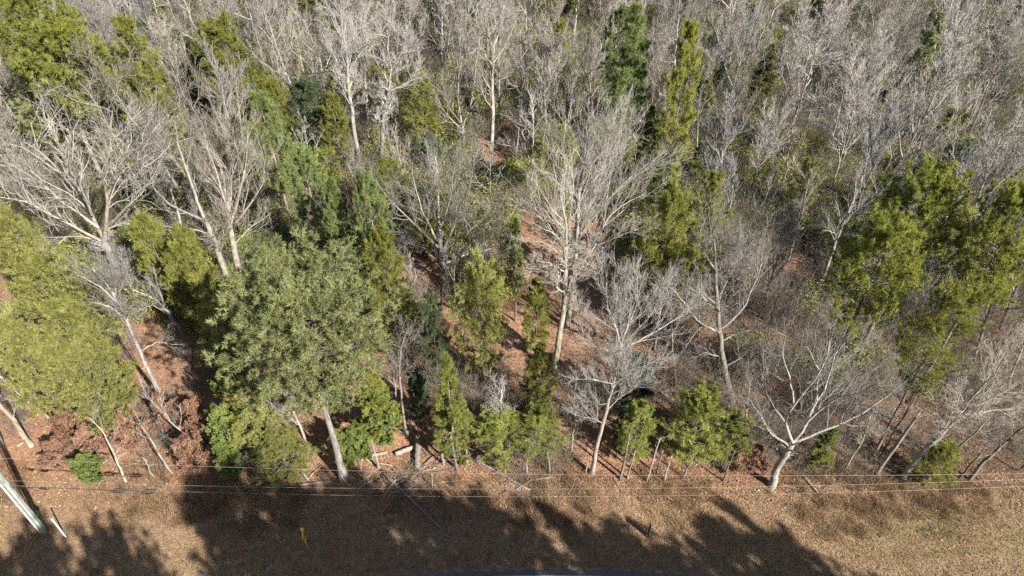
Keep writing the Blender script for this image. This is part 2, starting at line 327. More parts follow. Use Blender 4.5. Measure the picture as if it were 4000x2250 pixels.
def strip(o0, o1, z, wob=0):
    g = Geo(); n = len(rx); y = road_edge(rx); r = rng.normal(size=n)*wob
    V = np.concatenate([np.stack([rx, y+o0+r, z+0*rx], 1), np.stack([rx, y+o1, z+0*rx], 1)]); a = np.arange(n-1)
    return g.add(V, np.stack([a, a+n, a+n+1, a+1], 1))
rd = tag(link('road', strip(0, -6.6, .012, .05).mesh('road', M['asphalt'])), kind='structure')
link('edge_line', strip(-.32, -.42, .016).mesh('edge_line', M['roadwhite']), rd); link('edge_line', strip(-6.2, -6.3, .016).mesh('edge_line', M['roadwhite']), rd)
link('centre_line', strip(-3.2, -3.3, .016).mesh('centre_line', M['roadyellow']), rd); link('centre_line', strip(-3.4, -3.5, .016).mesh('centre_line', M['roadyellow']), rd)

# ------------------------------------------------------------------ traced bare trees (each drawn at its own distance)
taken = []                                   # bases on the ground, to keep the fill trees away
def bare_hero(label, base, trunks, limbs, style, wpx, mats=('pale', 'twig'), full=1., thin=1., extra=6, name='bare_tree'):
    """base: foot of the tree; trunks: upright stems; limbs: main limbs; all as measured points"""
    B = G(*base); B[2] = gz(B[0], B[1]); taken.append(B[:2]); Y0 = B[1]
    r0 = .78*wpx*depth(B)/F/2
    root = empty(name, B, label, 'tree', 'bare deciduous trees in the wood')
    L0 = []; R0 = []; N0 = []; tp = []
    for ti, tr in enumerate(trunks):
        pts, w0, w1 = tr; first = pts[0] == base
        Q = np.array([atY(x, y, Y0) for x, y in pts]); 
        if first: Q[0] = B-[0, 0, .3]
        P, L = resample(Q, 14); P = crook(P, .035); 
        dy = rng.normal()*.05*L if ti else 0
        P[:, 1] += np.linspace(0, 1, 14)*dy
        R = r0*np.linspace(w0, w1, 14); R = flare(P, R, 1.4) if first else R
        tp.append((P, R, L)); link('trunk', Geo().tubes(P-B, R, 10).mesh('trunk', M[mats[0]]), root)
    n = len(limbs)
    for li, (pts, w) in enumerate(limbs):
        Q = np.array([atY(x, y, Y0) for x, y in pts]); P, L = resample(Q, 10)
        dy = (.45 if li % 2 else -.35)*L*rng.uniform(.3, 1.)
        sc_ = np.linspace(0, 1, 10)**1.3*dy
        Q = np.array([atY(*proj(p), Y0+d) for p, d in zip(P, sc_)])    # the limb leans towards or away from us
        P = crook(Q, .04 if style == 'oak' else .03)
        R = r0*w*.8*np.linspace(1, .22, 10)
        L0.append(P); R0.append(R); N0.append(L); link('limb', Geo().tubes(P-B, R, 7).mesh('limb', M[mats[0]]), root)
    P, R, L = tp[0]
    if extra:                                # smaller limbs all round the upper stem
        A = child(P[None], R[None], np.array([L]), extra, .45, 1., .5, 1.1, .22, .4, 10, .12, .22, .42, .25, .35)
        for p, r, l in zip(*A):
            L0.append(p); R0.append(r); N0.append(l)
        g = Geo().tubes(A[0]-B, A[1], 5)
    for P, R, L in tp:
        L0.append(resample(P[7:], 10)[0]); R0.append(R[-1]*np.linspace(1.2, .6, 10)); N0.append(L*.4)
    c = twigs(np.array(L0)-B, np.array(R0), np.array(N0), style, thin, full)
    if extra: c.tubes(A[0]-B, A[1], 5)
    link('crown', c.mesh('crown', M[mats[1]]), root)
    return root

bare_hero('big pale oak with wide pale limbs standing behind the left slender tree', (468, 1115),
  [([(468, 1115), (440, 1020), (409, 947), (414, 900)], 1., .62)],
  [([(409, 940), (414, 850), (424, 750), (400, 690), (430, 600), (430, 520), (440, 430)], .55), ([(405, 935), (342, 802), (290, 740), (230, 660), (155, 595), (120, 480)], .55),
   ([(400, 942), (274, 880), (186, 838), (100, 790), (0, 770)], .4), ([(396, 945), (310, 918), (230, 925), (160, 931), (67, 915)], .28), ([(416, 885), (507, 812), (543, 750), (556, 690), (545, 560), (600, 500)], .45),
   ([(415, 895), (480, 875), (554, 869)], .25), ([(360, 840), (300, 700), (270, 600), (280, 500), (250, 420)], .38), ([(385, 890), (250, 800), (130, 700), (40, 640)], .35), ([(424, 760), (470, 660), (500, 560), (490, 450)], .34)],
  'oak', 46, full=.95, extra=2)
bare_hero('slender pale tree leaning left over the sunlit litter left of the big pine', (648, 1580),
  [([(648, 1580), (600, 1480), (545, 1350), (500, 1250), (462, 1180), (420, 1110), (360, 1050)], 1., .22)],
  [([(500, 1250), (430, 1200), (350, 1180)], .35), ([(462, 1180), (440, 1100), (430, 1010)], .4), ([(480, 1215), (400, 1130), (290, 1060)], .4), ([(530, 1320), (450, 1300), (370, 1290)], .25),
   ([(462, 1180), (480, 1080), (500, 1010)], .3), ([(555, 1370), (620, 1340), (690, 1350), (710, 1345)], .26), ([(510, 1270), (570, 1200), (590, 1130)], .26), ([(450, 1150), (380, 1080), (300, 1020)], .3)],
  'fine', 26, full=.9)
bare_hero('forked thin pale tree between the slender leaning tree and the big pine', (712, 1305),
  [([(712, 1305), (675, 1250), (642, 1200)], 1., .7)],
  [([(642, 1200), (600, 1160), (520, 1130), (480, 1075)], .6), ([(642, 1200), (625, 1140), (600, 1060)], .6), ([(660, 1225), (590, 1190), (520, 1220)], .35), ([(650, 1210), (680, 1130), (690, 1060)], .4)], 'fine', 20, full=.9, extra=3)
bare_hero('pale tree with two long limbs swept left behind the big pine', (903, 1115),
  [([(903, 1115), (880, 1040), (854, 973), (802, 864)], 1., .62)],
  [([(802, 864), (760, 760), (720, 650), (690, 560), (680, 470)], .6), ([(800, 862), (740, 835), (673, 807), (605, 750), (590, 650), (585, 560)], .5), ([(830, 920), (770, 900), (700, 890), (620, 880)], .3), ([(780, 810), (740, 700), (660, 600), (620, 520)], .35), ([(845, 950), (900, 900), (960, 850)], .3)],
  'oak', 34)
bare_hero('upright pale tree with a broom of stems behind the top of the big pine', (934, 1090),
  [([(934, 1090), (915, 980), (900, 880), (884, 760), (860, 640)], 1., .4)],
  [([(895, 850), (850, 700), (800, 560), (790, 480)], .5), ([(900, 880), (930, 780), (960, 650), (970, 520)], .5), ([(888, 790), (900, 650), (890, 520)], .45), ([(920, 870), (980, 790), (1040, 700), (1050, 620)], .4), ([(890, 800), (820, 700), (760, 640)], .3), ([(915, 960), (970, 890), (1060, 830)], .3)],
  'vase', 34)
bare_hero('pale many-stemmed tree fanning out right of the big pine', (1745, 1108),
  [([(1745, 1108), (1735, 1040), (1725, 983), (1718, 930)], 1., .6)],
  [([(1722, 975), (1688, 941), (1620, 870), (1549, 807), (1500, 760), (1466, 700)], .5), ([(1722, 960), (1716, 850), (1714, 750), (1700, 610)], .55), ([(1728, 985), (1770, 900), (1828, 750), (1850, 640)], .55), ([(1730, 1000), (1660, 960), (1570, 920), (1490, 900)], .3),
   ([(1728, 985), (1800, 930), (1890, 850), (1930, 770)], .42), ([(1735, 1030), (1800, 1000), (1900, 980), (1970, 940)], .36), ([(1705, 940), (1650, 820), (1620, 720), (1610, 640)], .42), ([(1740, 1050), (1820, 1040), (1900, 1060), (1960, 1050)], .26), ([(1716, 900), (1760, 760), (1780, 640)], .36)],
  'oak', 36, full=1.1)
bare_hero('tallest pale tree in the middle with its clear trunk over red litter', (2166, 1430),
  [([(2166, 1430), (2180, 1330), (2202, 1160), (2208, 1060), (2212, 957)], 1., .62)],
  [([(2212, 960), (2205, 850), (2180, 740), (2160, 640)], .5), ([(2204, 1150), (2212, 1000), (2225, 880), (2240, 740), (2230, 600)], .55), ([(2208, 1060), (2150, 1020), (2080, 1010)], .3), ([(2210, 960), (2150, 900), (2090, 830), (2060, 740)], .4), ([(2205, 1110), (2140, 1060), (2060, 1050)], .26), ([(2212, 1010), (2150, 960), (2040, 930)], .26)],
  'oak', 31, full=1.)
bare_hero('tall pale tree just right of the tallest, with limbs reaching right', (2214, 1278),
  [([(2214, 1278), (2230, 1120), (2248, 973), (2256, 850), (2262, 730)], 1., .5)],
  [([(2260, 760), (2280, 640), (2300, 520), (2310, 440)], .55), ([(2246, 1090), (2290, 1010), (2331, 957), (2373, 853), (2440, 790), (2518, 760)], .5), ([(2331, 957), (2420, 920), (2518, 885)], .3), ([(2252, 900), (2320, 780), (2380, 640), (2430, 520)], .5), ([(2258, 800), (2330, 680), (2400, 540), (2420, 450)], .42), ([(2258, 820), (2220, 700), (2200, 560), (2210, 470)], .42), ([(2262, 740), (2340, 600), (2360, 480)], .36), ([(2250, 940), (2360, 800), (2480, 680), (2560, 620)], .4)],
  'vase', 29, full=1.15)
bare_hero('pale tree right of the bright cedars with a white lower trunk', (2312, 1852),
  [([(2312, 1852), (2345, 1700), (2385, 1560), (2410, 1470), (2428, 1340)], 1., .5)],
  [([(2426, 1350), (2390, 1250), (2367, 1180), (2370, 1060)], .55), ([(2428, 1340), (2460, 1260), (2481, 1200), (2490, 1080)], .55), ([(2420, 1390), (2340, 1350), (2260, 1290), (2240, 1220)], .36), ([(2425, 1370), (2520, 1310), (2647, 1242), (2690, 1180)], .42), ([(2400, 1500), (2320, 1480), (2230, 1490)], .26),
   ([(2412, 1460), (2500, 1430), (2600, 1400)], .3), ([(2428, 1345), (2420, 1200), (2430, 1070)], .42), ([(2380, 1580), (2300, 1570), (2230, 1580)], .2), ([(2390, 1540), (2460, 1510), (2560, 1520)], .22), ([(2430, 1340), (2540, 1230), (2600, 1120)], .4)],
  'vase', 24, full=1.1)
bare_hero('grey tree with long bare limbs forking left, right of the middle', (2862, 1565),
  [([(2862, 1565), (2840, 1480), (2815, 1330), (2805, 1260), (2797, 1160), (2787, 931)], 1., .25)],
  [([(2807, 1300), (2725, 1257), (2673, 1180), (2585, 1081)], .48), ([(2795, 1210), (2725, 1138), (2621, 1092)], .42), ([(2822, 1280), (2906, 1205), (2958, 1086), (2983, 957)], .45), ([(2800, 1200), (2850, 1090), (2890, 980)], .35), ([(2815, 1330), (2900, 1300), (2990, 1290)], .3), ([(2790, 1050), (2740, 980), (2720, 930)], .3), ([(2830, 1400), (2760, 1380), (2690, 1400)], .22), ([(2835, 1430), (2920, 1380), (3000, 1390)], .22)],
  'oak', 34, ('grey', 'twig'))
bare_hero('low crooked spreading oak at the wood edge with heavy twisted limbs', (3016, 1897),
  [([(3016, 1897), (3035, 1840), (3067, 1785), (3095, 1730)], 1., .8)],
  [([(3095, 1728), (3075, 1680), (3062, 1640), (3082, 1600), (3165, 1500), (3220, 1400), (3240, 1330)], .5), ([(3100, 1725), (3130, 1690), (3166, 1603), (3228, 1500), (3250, 1400), (3300, 1340)], .5), ([(3140, 1665), (3210, 1600), (3280, 1547), (3350, 1450), (3420, 1390)], .42), ([(3098, 1728), (3207, 1681), (3290, 1650), (3380, 1610), (3480, 1540), (3560, 1470)], .5),
   ([(3085, 1745), (3052, 1712), (3000, 1676), (2960, 1600), (2930, 1560)], .42), ([(3062, 1645), (3020, 1590), (2980, 1500), (2990, 1400)], .34), ([(3100, 1580), (3090, 1480), (3060, 1380), (3070, 1310)], .34), ([(3190, 1560), (3200, 1450), (3150, 1350)], .3), ([(3290, 1650), (3380, 1660), (3460, 1620)], .24)],
  'oak', 37, full=.8, extra=0)
bare_hero('bare tree leaning right beside the tall dead snag at the right edge of the wood', (3520, 1868),
  [([(3520, 1868), (3570, 1800), (3621, 1748), (3725, 1655), (3800, 1600)], 1., .5)],
  [([(3725, 1655), (3800, 1560), (3900, 1450), (3960, 1340)], .5), ([(3790, 1605), (3880, 1552), (3990, 1480)], .5), ([(3660, 1715), (3700, 1640), (3760, 1500)], .36), ([(3760, 1630), (3880, 1600), (3990, 1590)], .36), ([(3700, 1675), (3650, 1610), (3640, 1540)], .25), ([(3820, 1580), (3860, 1450), (3920, 1350)], .3)],
  'oak', 28, ('grey', 'twig'))
bare_hero('wide pale oak near the top left with a forked trunk over red litter', (1218, 580),
  [([(1218, 580), (1205, 510), (1176, 435)], 1., .8)],
  [([(1176, 435), (1145, 362), (1103, 259), (1067, 150), (1040, 60)], .55), ([(1135, 345), (1052, 259), (1000, 230), (960, 150)], .42), ([(1178, 437), (1202, 388), (1222, 310), (1233, 207), (1197, 103)], .55), ([(1225, 300), (1280, 259), (1336, 191), (1393, 119)], .45), ([(1160, 395), (1100, 420), (1090, 440)], .22), ([(1110, 280), (1140, 180), (1130, 70)], .36), ([(1233, 215), (1270, 120), (1260, 30)], .36), ([(1150, 370), (1220, 330), (1260, 330)], .26)],
  'oak', 30, full=1.05)
bare_hero('tall straight pale tree in the top middle left, forking high', (1410, 660),
  [([(1410, 660), (1390, 520), (1373, 388), (1360, 260), (1357, 200)], 1., .5)],
  [([(1357, 205), (1340, 110), (1330, 10)], .5), ([(1358, 230), (1400, 130), (1440, 40)], .45), ([(1373, 385), (1410, 330), (1400, 300)], .22), ([(1365, 320), (1310, 230), (1270, 130)], .38), ([(1362, 280), (1420, 190), (1490, 90)], .36)], 'vase', 24)
bare_hero('tall straight grey tree behind the forking one in the top middle', (1440, 532),
  [([(1440, 532), (1428, 400), (1424, 310), (1430, 170)], 1., .5)],
  [([(1430, 180), (1410, 90), (1400, 0)], .5), ([(1428, 220), (1480, 130), (1540, 60)], .5), ([(1426, 260), (1380, 180), (1350, 100)], .4)], 'vase', 19, ('grey', 'twig'))
bare_hero('pale tree with a wishbone fork in the top middle', (1492, 652),
  [([(1492, 652), (1494, 540), (1500, 440), (1518, 357)], 1., .7)],
  [([(1518, 357), (1523, 259), (1510, 170), (1530, 90)], .6), ([(1518, 360), (1570, 340), (1616, 310), (1630, 250)], .4), ([(1522, 290), (1570, 200), (1590, 110)], .45), ([(1495, 500), (1480, 420), (1460, 350)], .25), ([(1520, 330), (1470, 240), (1440, 160)], .3)], 'oak', 24)
bare_hero('low forked pale tree with a dense crown right of the top middle', (1814, 615),
  [([(1814, 615), (1812, 560), (1808, 500)], 1., .75)],
  [([(1810, 540), (1850, 490), (1890, 440)], .45), ([(1808, 500), (1795, 420), (1800, 330), (1790, 240)], .55), ([(1806, 510), (1760, 470), (1720, 420), (1690, 340)], .45), ([(1808, 500), (1840, 400), (1850, 300), (1870, 220)], .5), ([(1800, 480), (1740, 400), (1740, 300)], .36)], 'oak', 20)
bare_hero('tallest straight pale trunk in the top centre with a high crown', (1919, 652),
  [([(1919, 652), (1922, 500), (1924, 350), (1926, 233), (1930, 160)], 1., .5)],
  [([(1928, 200), (1900, 100), (1890, 10)], .5), ([(1928, 190), (1960, 90), (1970, 5)], .5), ([(1926, 260), (1870, 180), (1840, 100)], .38), ([(1926, 250), (1980, 170), (2010, 90)], .38), ([(1924, 330), (1990, 290), (2030, 230)], .28)], 'vase', 21)
bare_hero('thin straight pale tree just right of the tallest top-centre trunk', (1950, 538),
  [([(1950, 538), (1948, 350), (1947, 181)], 1., .45)], [([(1948, 220), (1990, 130), (2010, 40)], .5), ([(1948, 250), (1910, 160), (1900, 80)], .45), ([(1947, 190), (1955, 80), (1950, 0)], .5)], 'vase', 15)
bare_hero('broad pale tree fanning out in front of the tall green pine at the top', (2216, 500),
  [([(2216, 500), (2213, 450), (2212, 400)], 1., .7)],
  [([(2212, 400), (2190, 300), (2150, 200)], .55), ([(2212, 400), (2220, 270), (2230, 150)], .55), ([(2213, 420), (2270, 330), (2340, 240)], .5), ([(2214, 440), (2150, 400), (2100, 340)], .4), ([(2212, 405), (2250, 300), (2290, 180)], .45)], 'vase', 17, full=1.1)
bare_hero('pale fan-shaped tree below the tall green pine at the top', (2302, 500),
  [([(2302, 500), (2303, 440), (2305, 380)], 1., .7)],
  [([(2305, 380), (2310, 250), (2320, 160)], .55), ([(2305, 385), (2360, 300), (2400, 230)], .55), ([(2304, 410), (2380, 360), (2440, 300)], .45), ([(2305, 385), (2280, 290), (2260, 200)], .45), ([(2304, 430), (2410, 400), (2500, 350)], .4)], 'vase', 17, full=1.1)

# thin stems and small trees along the front edge: (label, foot, trunk line, top width factor, style, width in px, bark, twig)
for lab, base, line, w1, st, wp, bk, tw, fl, ex in [
  ('small pale tree with a dense twig ball between the bright cedars', (1952, 1760), [(1952, 1760), (1950, 1680), (1955, 1600), (1958, 1520)], .4, 'oak', 16, 'pale', 'twig', .9, 9),
  ('thin pale tree beside the litter strip left of the white-trunked tree', (2231, 1766), [(2231, 1766), (2238, 1680), (2246, 1600), (2240, 1530), (2250, 1470)], .3, 'oak', 12, 'grey', 'twigwarm', .5, 5),
  ('thin pale trunk standing on litter behind the cut logs', (1591, 1702), [(1591, 1702), (1580, 1620), (1572, 1530), (1562, 1450), (1570, 1360), (1590, 1290)], .3, 'oak', 14, 'pale', 'twig', .8, 7),
  ('second thin grey trunk left of the one behind the cut logs', (1560, 1672), [(1560, 1672), (1552, 1600), (1545, 1520), (1530, 1440)], .3, 'fine', 10, 'grey', 'twig', .6, 5),
  ('slim brown trunk rising right of the white-trunked tree', (2642, 1510), [(2642, 1510), (2635, 1400), (2625, 1300), (2618, 1180)], .35, 'fine', 13, 'brown', 'twig', .7, 6),
  ('twiggy bare tree between the two olive cedars and the litter', (2560, 1360), [(2560, 1360), (2575, 1260), (2590, 1150), (2600, 1050)], .3, 'fine', 12, 'grey', 'twig', .9, 7),
  ('spindly grey sapling right of the low crooked oak', (3290, 1840), [(3290, 1840), (3330, 1770), (3370, 1690), (3400, 1620)], .3, 'oak', 12, 'grey', 'twig', .8, 7),
  ('spotted thin white trunk standing in russet brush on the left', (492, 1880), [(492, 1880), (460, 1810), (425, 1740), (390, 1680), (350, 1632)], .35, 'fine', 13, 'pale', 'twigwarm', .45, 4),
  ('thin white trunk at the corner of the big shadow on the left', (670, 1847), [(670, 1847), (630, 1780), (590, 1715), (550, 1660), (520, 1600)], .3, 'fine', 12, 'pale', 'twigwarm', .55, 5),
  ('thin pale trunk among russet leaves left of the bright holly', (782, 1790), [(782, 1790), (735, 1725), (680, 1660), (630, 1600), (560, 1540)], .3, 'fine', 12, 'pale', 'twigwarm', .6, 6),
  ('thick grey trunk near the left edge above the utility pole', (122, 1742), [(122, 1742), (80, 1690), (45, 1640), (10, 1595), (-60, 1500)], .5, 'fine', 26, 'grey', 'twig', .5, 5),
  ('grey trunk cut by the left edge of the picture', (18, 1752), [(18, 1752), (-15, 1705), (-60, 1640), (-110, 1570)], .5, 'fine', 20, 'grey', 'twig', .5, 4),
  ('thin tan trunk right of the thick grey one near the left edge', (252, 1705), [(252, 1705), (200, 1640), (140, 1580), (60, 1530), (0, 1470)], .4, 'fine', 13, 'pale', 'twig', .5, 5),
  ('short thin white stem between the two left white trunks', (600, 1860), [(600, 1860), (580, 1825), (560, 1790)], .5, 'fine', 9, 'pale', 'twigwarm', .3, 2),
  ('bare tree leaning out at the right edge above the wires', (3782, 1874), [(3782, 1874), (3850, 1800), (3920, 1740), (3983, 1681), (4060, 1600)], .4, 'oak', 20, 'grey', 'twig', .8, 7),
  ('thin leaning stem next to the one at the right edge above the wires', (3745, 1868), [(3745, 1868), (3800, 1800), (3850, 1740), (3900, 1690)], .35, 'oak', 12, 'brown', 'twig', .6, 5),
  ('third thin leaning stem near the right edge, left of the pair', (3700, 1800), [(3700, 1800), (3770, 1720), (3840, 1650), (3900, 1580)], .35, 'oak', 12, 'grey', 'twig', .8, 6),
  ('dark thin stem right of the crooked oak below the yellow-green pine', (3440, 1787), [(3440, 1787), (3500, 1680), (3560, 1590), (3620, 1490)], .4, 'fine', 12, 'brown', 'twigwarm', .4, 4),
  ('crooked bare tree behind the low oak at its right', (3480, 1640), [(3480, 1640), (3510, 1570), (3530, 1500), (3580, 1430)], .3, 'oak', 13, 'grey', 'twig', .8, 7),
  ('pinkish bare trunk standing left of the dark pines', (1080, 950), [(1080, 950), (1062, 880), (1040, 820), (1015, 740), (1000, 640)], .5, 'fine', 20, 'pinebark', 'twig', .6, 4),
  ('forked bare tree right of the grey long-limbed tree', (3000, 1500), [(3000, 1500), (2995, 1400), (3010, 1280), (3040, 1150)], .3, 'oak', 16, 'grey', 'twig', .9, 7),
  ('straight trunk between two litter openings on the right', (3195, 1150), [(3195, 1150), (3230, 1050), (3262, 960), (3310, 840), (3350, 740)], .4, 'vase', 20, 'pale', 'twig', .7, 6),
  ('second straight trunk left of the litter-side one on the right', (3080, 1010), [(3080, 1010), (3110, 900), (3140, 800), (3160, 700)], .35, 'vase', 14, 'grey', 'twig', .9, 7),
  ('bare grey tree in front of the right-hand pines', (3600, 1330), [(3600, 1330), (3650, 1220), (3700, 1110), (3730, 1020)], .3, 'oak', 16, 'grey', 'twig', .8, 7),
  ('twiggy bare tree right of the front pine on the right', (3800, 1420), [(3800, 1420), (3840, 1310), (3870, 1210), (3890, 1130)], .3, 'oak', 15, 'grey', 'twig', .9, 7),
  ('pale low tree at the far right above the leaning trees', (3930, 1560), [(3930, 1560), (3960, 1460), (3990, 1370), (4030, 1280)], .3, 'oak', 15, 'grey', 'twig', 1., 8),
  ('bare tree between the crooked oak and the front pine', (3230, 1440), [(3230, 1440), (3240, 1350), (3260, 1260), (3270, 1180)], .3, 'oak', 15, 'grey', 'twig', .9, 7),
  ('bare tree left of the crooked oak above the wide bright cedar', (2900, 1740), [(2900, 1740), (2910, 1650), (2925, 1570), (2930, 1490)], .3, 'oak', 12, 'grey', 'twig', .8, 7),
  ('tangled low bare tree below the big pine, left of its trunk', (1200, 1760), [(1200, 1760), (1180, 1680), (1150, 1610), (1130, 1540)], .35, 'oak', 16, 'pale', 'twig', 1., 9),
  ('second tangled low bare tree under the big pine crown', (1090, 1700), [(1090, 1700), (1070, 1630), (1050, 1570), (1040, 1510)], .35, 'oak', 14, 'pale', 'twig', .9, 8),
  ('short grey trunk close beside the big pine trunk', (1290, 1690), [(1290, 1690), (1275, 1620), (1255, 1540), (1240, 1480)], .5, 'oak', 22, 'grey', 'twig', .6, 4),
]:
    bare_hero(lab, base, [(line, 1., w1)], [], st, wp, (bk, tw), fl*.85, .62, ex)

# ------------------------------------------------------------------ evergreens
KINDS = {}
def proto(key, parts): KINDS[key] = parts
def evergreen_proto(key, h, cb, rad, kind, mat, barkm, **kw):
    g, b, c = conifer(h, cb, rad, kind, **kw)
    proto(key, [('trunk', g.mesh('trunk', M[barkm])), ('branches', b.mesh('branches', M['brown'])), ('crown', c.mesh('crown', M[mat]))]); KINDS[key+'_size'] = (h, rad)
evergreen_proto('pine_hero', 15, .62, 4.3, 'pine', 'pine', 'pinebark', nb=130, dens=1.3, tr=.27)
evergreen_proto('pine_a', 14, .66, 3.3, 'pine', 'pineyellow', 'pinebark', nb=80, tr=.24)
evergreen_proto('pine_b', 14, .30, 2.8, 'pine', 'pineblue', 'pinebark', nb=84, prof='long', tr=.22)
evergreen_proto('pine_c', 13, .35, 2.2, 'pine', 'pine', 'pinebark', nb=74, prof='cone', tr=.2)
evergreen_proto('cedar_a', 9, .12, 2.1, 'cedar', 'cedar', 'brown', nb=52, prof='long', tr=.13)
evergreen_proto('cedar_b', 9, .2, 2.6, 'cedar', 'cedarolive', 'brown', nb=50, prof='round', tr=.14)
evergreen_proto('pine_d', 13, .55, 2.9, 'cedar', 'cedar', 'pinebark', nb=50, prof='flat', tr=.17)
evergreen_proto('cedar_c', 6, .12, 2.1, 'cedar', 'cedarbright', 'brown', nb=50, dens=.62, prof='round', tr=.1)
evergreen_proto('cedar_d', 7, .1, 1.5, 'cedar', 'cedarbright', 'brown', nb=46, prof='cone', tr=.1)
evergreen_proto('holly_a', 4.5, .06, 1.5, 'leaf', 'holly', 'brown', nb=34, prof='long', tr=.07)
evergreen_proto('holly_b', 3.6, .05, 1.5, 'leaf', 'hollydark', 'brown', nb=32, prof='round', tr=.06)
evergreen_proto('russet_a', 3.2, .1, 1.5, 'leaf', 'russet', 'brush', nb=26, dens=.5, prof='round', tr=.04)
def put(key, name, loc, label, cat, group, s=1., sz=None, rz=None, tilt=(0, 0), mats=None):
    o = empty(name, loc, label, cat, group); o.rotation_euler = (tilt[0], tilt[1], rng.random()*6.283 if rz is None else rz)
    o.scale = (s, s, s if sz is None else sz)
    for pn, me in KINDS[key]:
        p = link(pn, me, o)
        if mats and pn in mats: p.material_slots[0].link = 'OBJECT'; p.material_slots[0].material = M[mats[pn]]
    return o
def ever(key, name, label, top, h, wpx, mat=None, cat='tree', group='evergreens in the wood', tilt=(0, 0)):
    """top: where the tip shows; h: height; wpx: crown width in the picture"""
    if key == 'pine_a': top = (top[0], top[1]+.16*wpx)
    T = G(*top, z=h); x, y = T[:2]; taken.append(np.array([x, y])); z = gz(x, y)
    H0, R0 = KINDS[key+'_size']; wid = wpx*depth(np.array([x, y, h*.65]))/F
    return put(key, name, (x, y, z), label, cat, group, wid/2/R0*(.92 if key == 'pine_a' else .8 if key[:4] == 'pine' else .88), h/H0, mats={'crown': mat} if mat else None, tilt=tilt)
def ever_base(key, name, label, base, top_y, wpx, mat=None, **kw):
    B = G(*base); d = ray(2000, top_y); h = H+d[2]*(B[1]/d[1])
    taken.append(B[:2]); H0, R0 = KINDS[key+'_size']; wid = wpx*depth(np.array([B[0], B[1], h*.65]))/F
    return put(key, name, (B[0], B[1], gz(B[0], B[1])), label, kw.pop('cat', 'tree'), kw.pop('group', 'evergreens in the wood'), wid/2/R0*.92, h/H0, mats={'crown': mat} if mat else None, **kw)
ever_base('pine_hero', 'pine_tree', 'huge round-crowned pine with a thick trunk at the front of the wood', (1345, 1868), 1135, 630)
E = ever
E('pine_b', 'pine_tree', 'green pine standing behind the huge pine, in full sun', (1425, 680), 13, 210)
E('pine_c', 'pine_tree', 'dark pine in shade just left of the green pine behind the huge pine', (1290, 690), 12, 220, 'pineblue')
E('pine_b', 'pine_tree', 'soft green pine at the left of the pine group behind the huge pine', (1170, 580), 12, 230)
E('pine_b', 'pine_tree', 'pale green pine above the pine group, left of the wide pale oak', (1010, 370), 12, 230)
E('pine_a', 'pine_tree', 'round sunlit pine nearest the middle on the right', (3470, 880), 14, 360)
E('pine_a', 'pine_tree', 'broad pine behind the round sunlit pine on the right', (3650, 690), 14, 370)
E('pine_a', 'pine_tree', 'dark pine cut by the right edge of the picture', (3990, 760), 15, 300)
E('pine_d', 'pine_tree', 'yellow-green pine below the pair of pines on the right', (3730, 1210), 12, 330, 'cedar')
E('pine_c', 'pine_tree', 'tallest green pine at the top of the picture', (2490, 10), 17, 280, 'pineblue')
E('pine_b', 'pine_tree', 'second green pine crown just left below the tallest one at the top', (2440, 40), 14, 220)
E('cedar_a', 'cedar_tree', 'narrow olive tree right of the tallest green pine', (2700, 110), 16, 200, 'cedar')
E('pine_c', 'pine_tree', 'narrow light green pine behind the middle trees', (2550, 415), 9, 130, 'pineblue')
E('pine_c', 'pine_tree', 'faint light green pine right of the big fan tree', (2610, 560), 9, 150, 'pineblue')
E('pine_a', 'pine_tree', 'flat yellow-green pine crown in front of the middle trees', (2175, 490), 8, 230)
E('cedar_b', 'cedar_tree', 'left of two olive evergreens right of the middle', (2630, 775), 11, 260, 'cedar')
E('cedar_a', 'cedar_tree', 'right of two olive evergreens right of the middle', (2790, 690), 11, 230)
E('pine_c', 'pine_tree', 'slender green pine left of the tallest middle tree', (2015, 860), 9, 110, 'pineblue')
E('pine_a', 'pine_tree', 'yellowish pine crown in the top left corner', (100, -30), 17, 330)
E('pine_a', 'pine_tree', 'broad olive pine below the one in the top left corner', (230, 90), 15, 360, 'pineyellow')
E('pine_b', 'pine_tree', 'lower pine crown at the left below the broad olive pine', (130, 230), 12, 320, 'pine')
E('cedar_a', 'cedar_tree', 'tall olive evergreen with layered boughs in the upper left', (480, 80), 15, 250)
E('cedar_b', 'cedar_tree', 'sparse yellow-green evergreen right of the layered one in the upper left', (850, 110), 12, 300, 'cedar')
E('cedar_b', 'cedar_tree', 'pale olive tree cut by the left edge, topmost of the left mass', (40, 890), 12, 300)
E('cedar_b', 'cedar_tree', 'large olive tree in the left mass behind the slender tree', (110, 1040), 11, 360)
E('cedar_a', 'cedar_tree', 'shaggy olive tree in the lower part of the left mass', (215, 1190), 10, 340, 'cedarolive')
E('cedar_b', 'cedar_tree', 'lowest olive tree of the left mass, above the russet brush', (280, 1370), 8, 290)
E('cedar_b', 'cedar_tree', 'olive tree at the left edge below the middle of the left mass', (20, 1270), 9, 280)
E('cedar_a', 'cedar_tree', 'olive cedar against the left side of the huge pine', (780, 1080), 9, 220, 'cedarolive')
E('cedar_b', 'cedar_tree', 'olive cedar against the right side of the huge pine', (1480, 930), 10, 230, 'cedar')
E('cedar_b', 'cedar_tree', 'grey-green cedar with bare twigs in the middle', (1870, 1060), 10, 270, 'cedarolive')
E('cedar_a', 'cedar_tree', 'dark cedar between the huge pine and the grey-green cedar', (1680, 1160), 8, 150, 'hollydark')
E('cedar_d', 'cedar_tree', 'tall bright green cedar behind the cut logs', (1740, 1390), 8.5, 210)
E('cedar_c', 'cedar_tree', 'wide low bright cedar right of the cut logs', (1960, 1625), 3.6, 260)
E('cedar_c', 'cedar_tree', 'second low bright cedar touching the one right of the cut logs', (2110, 1610), 3.8, 230)
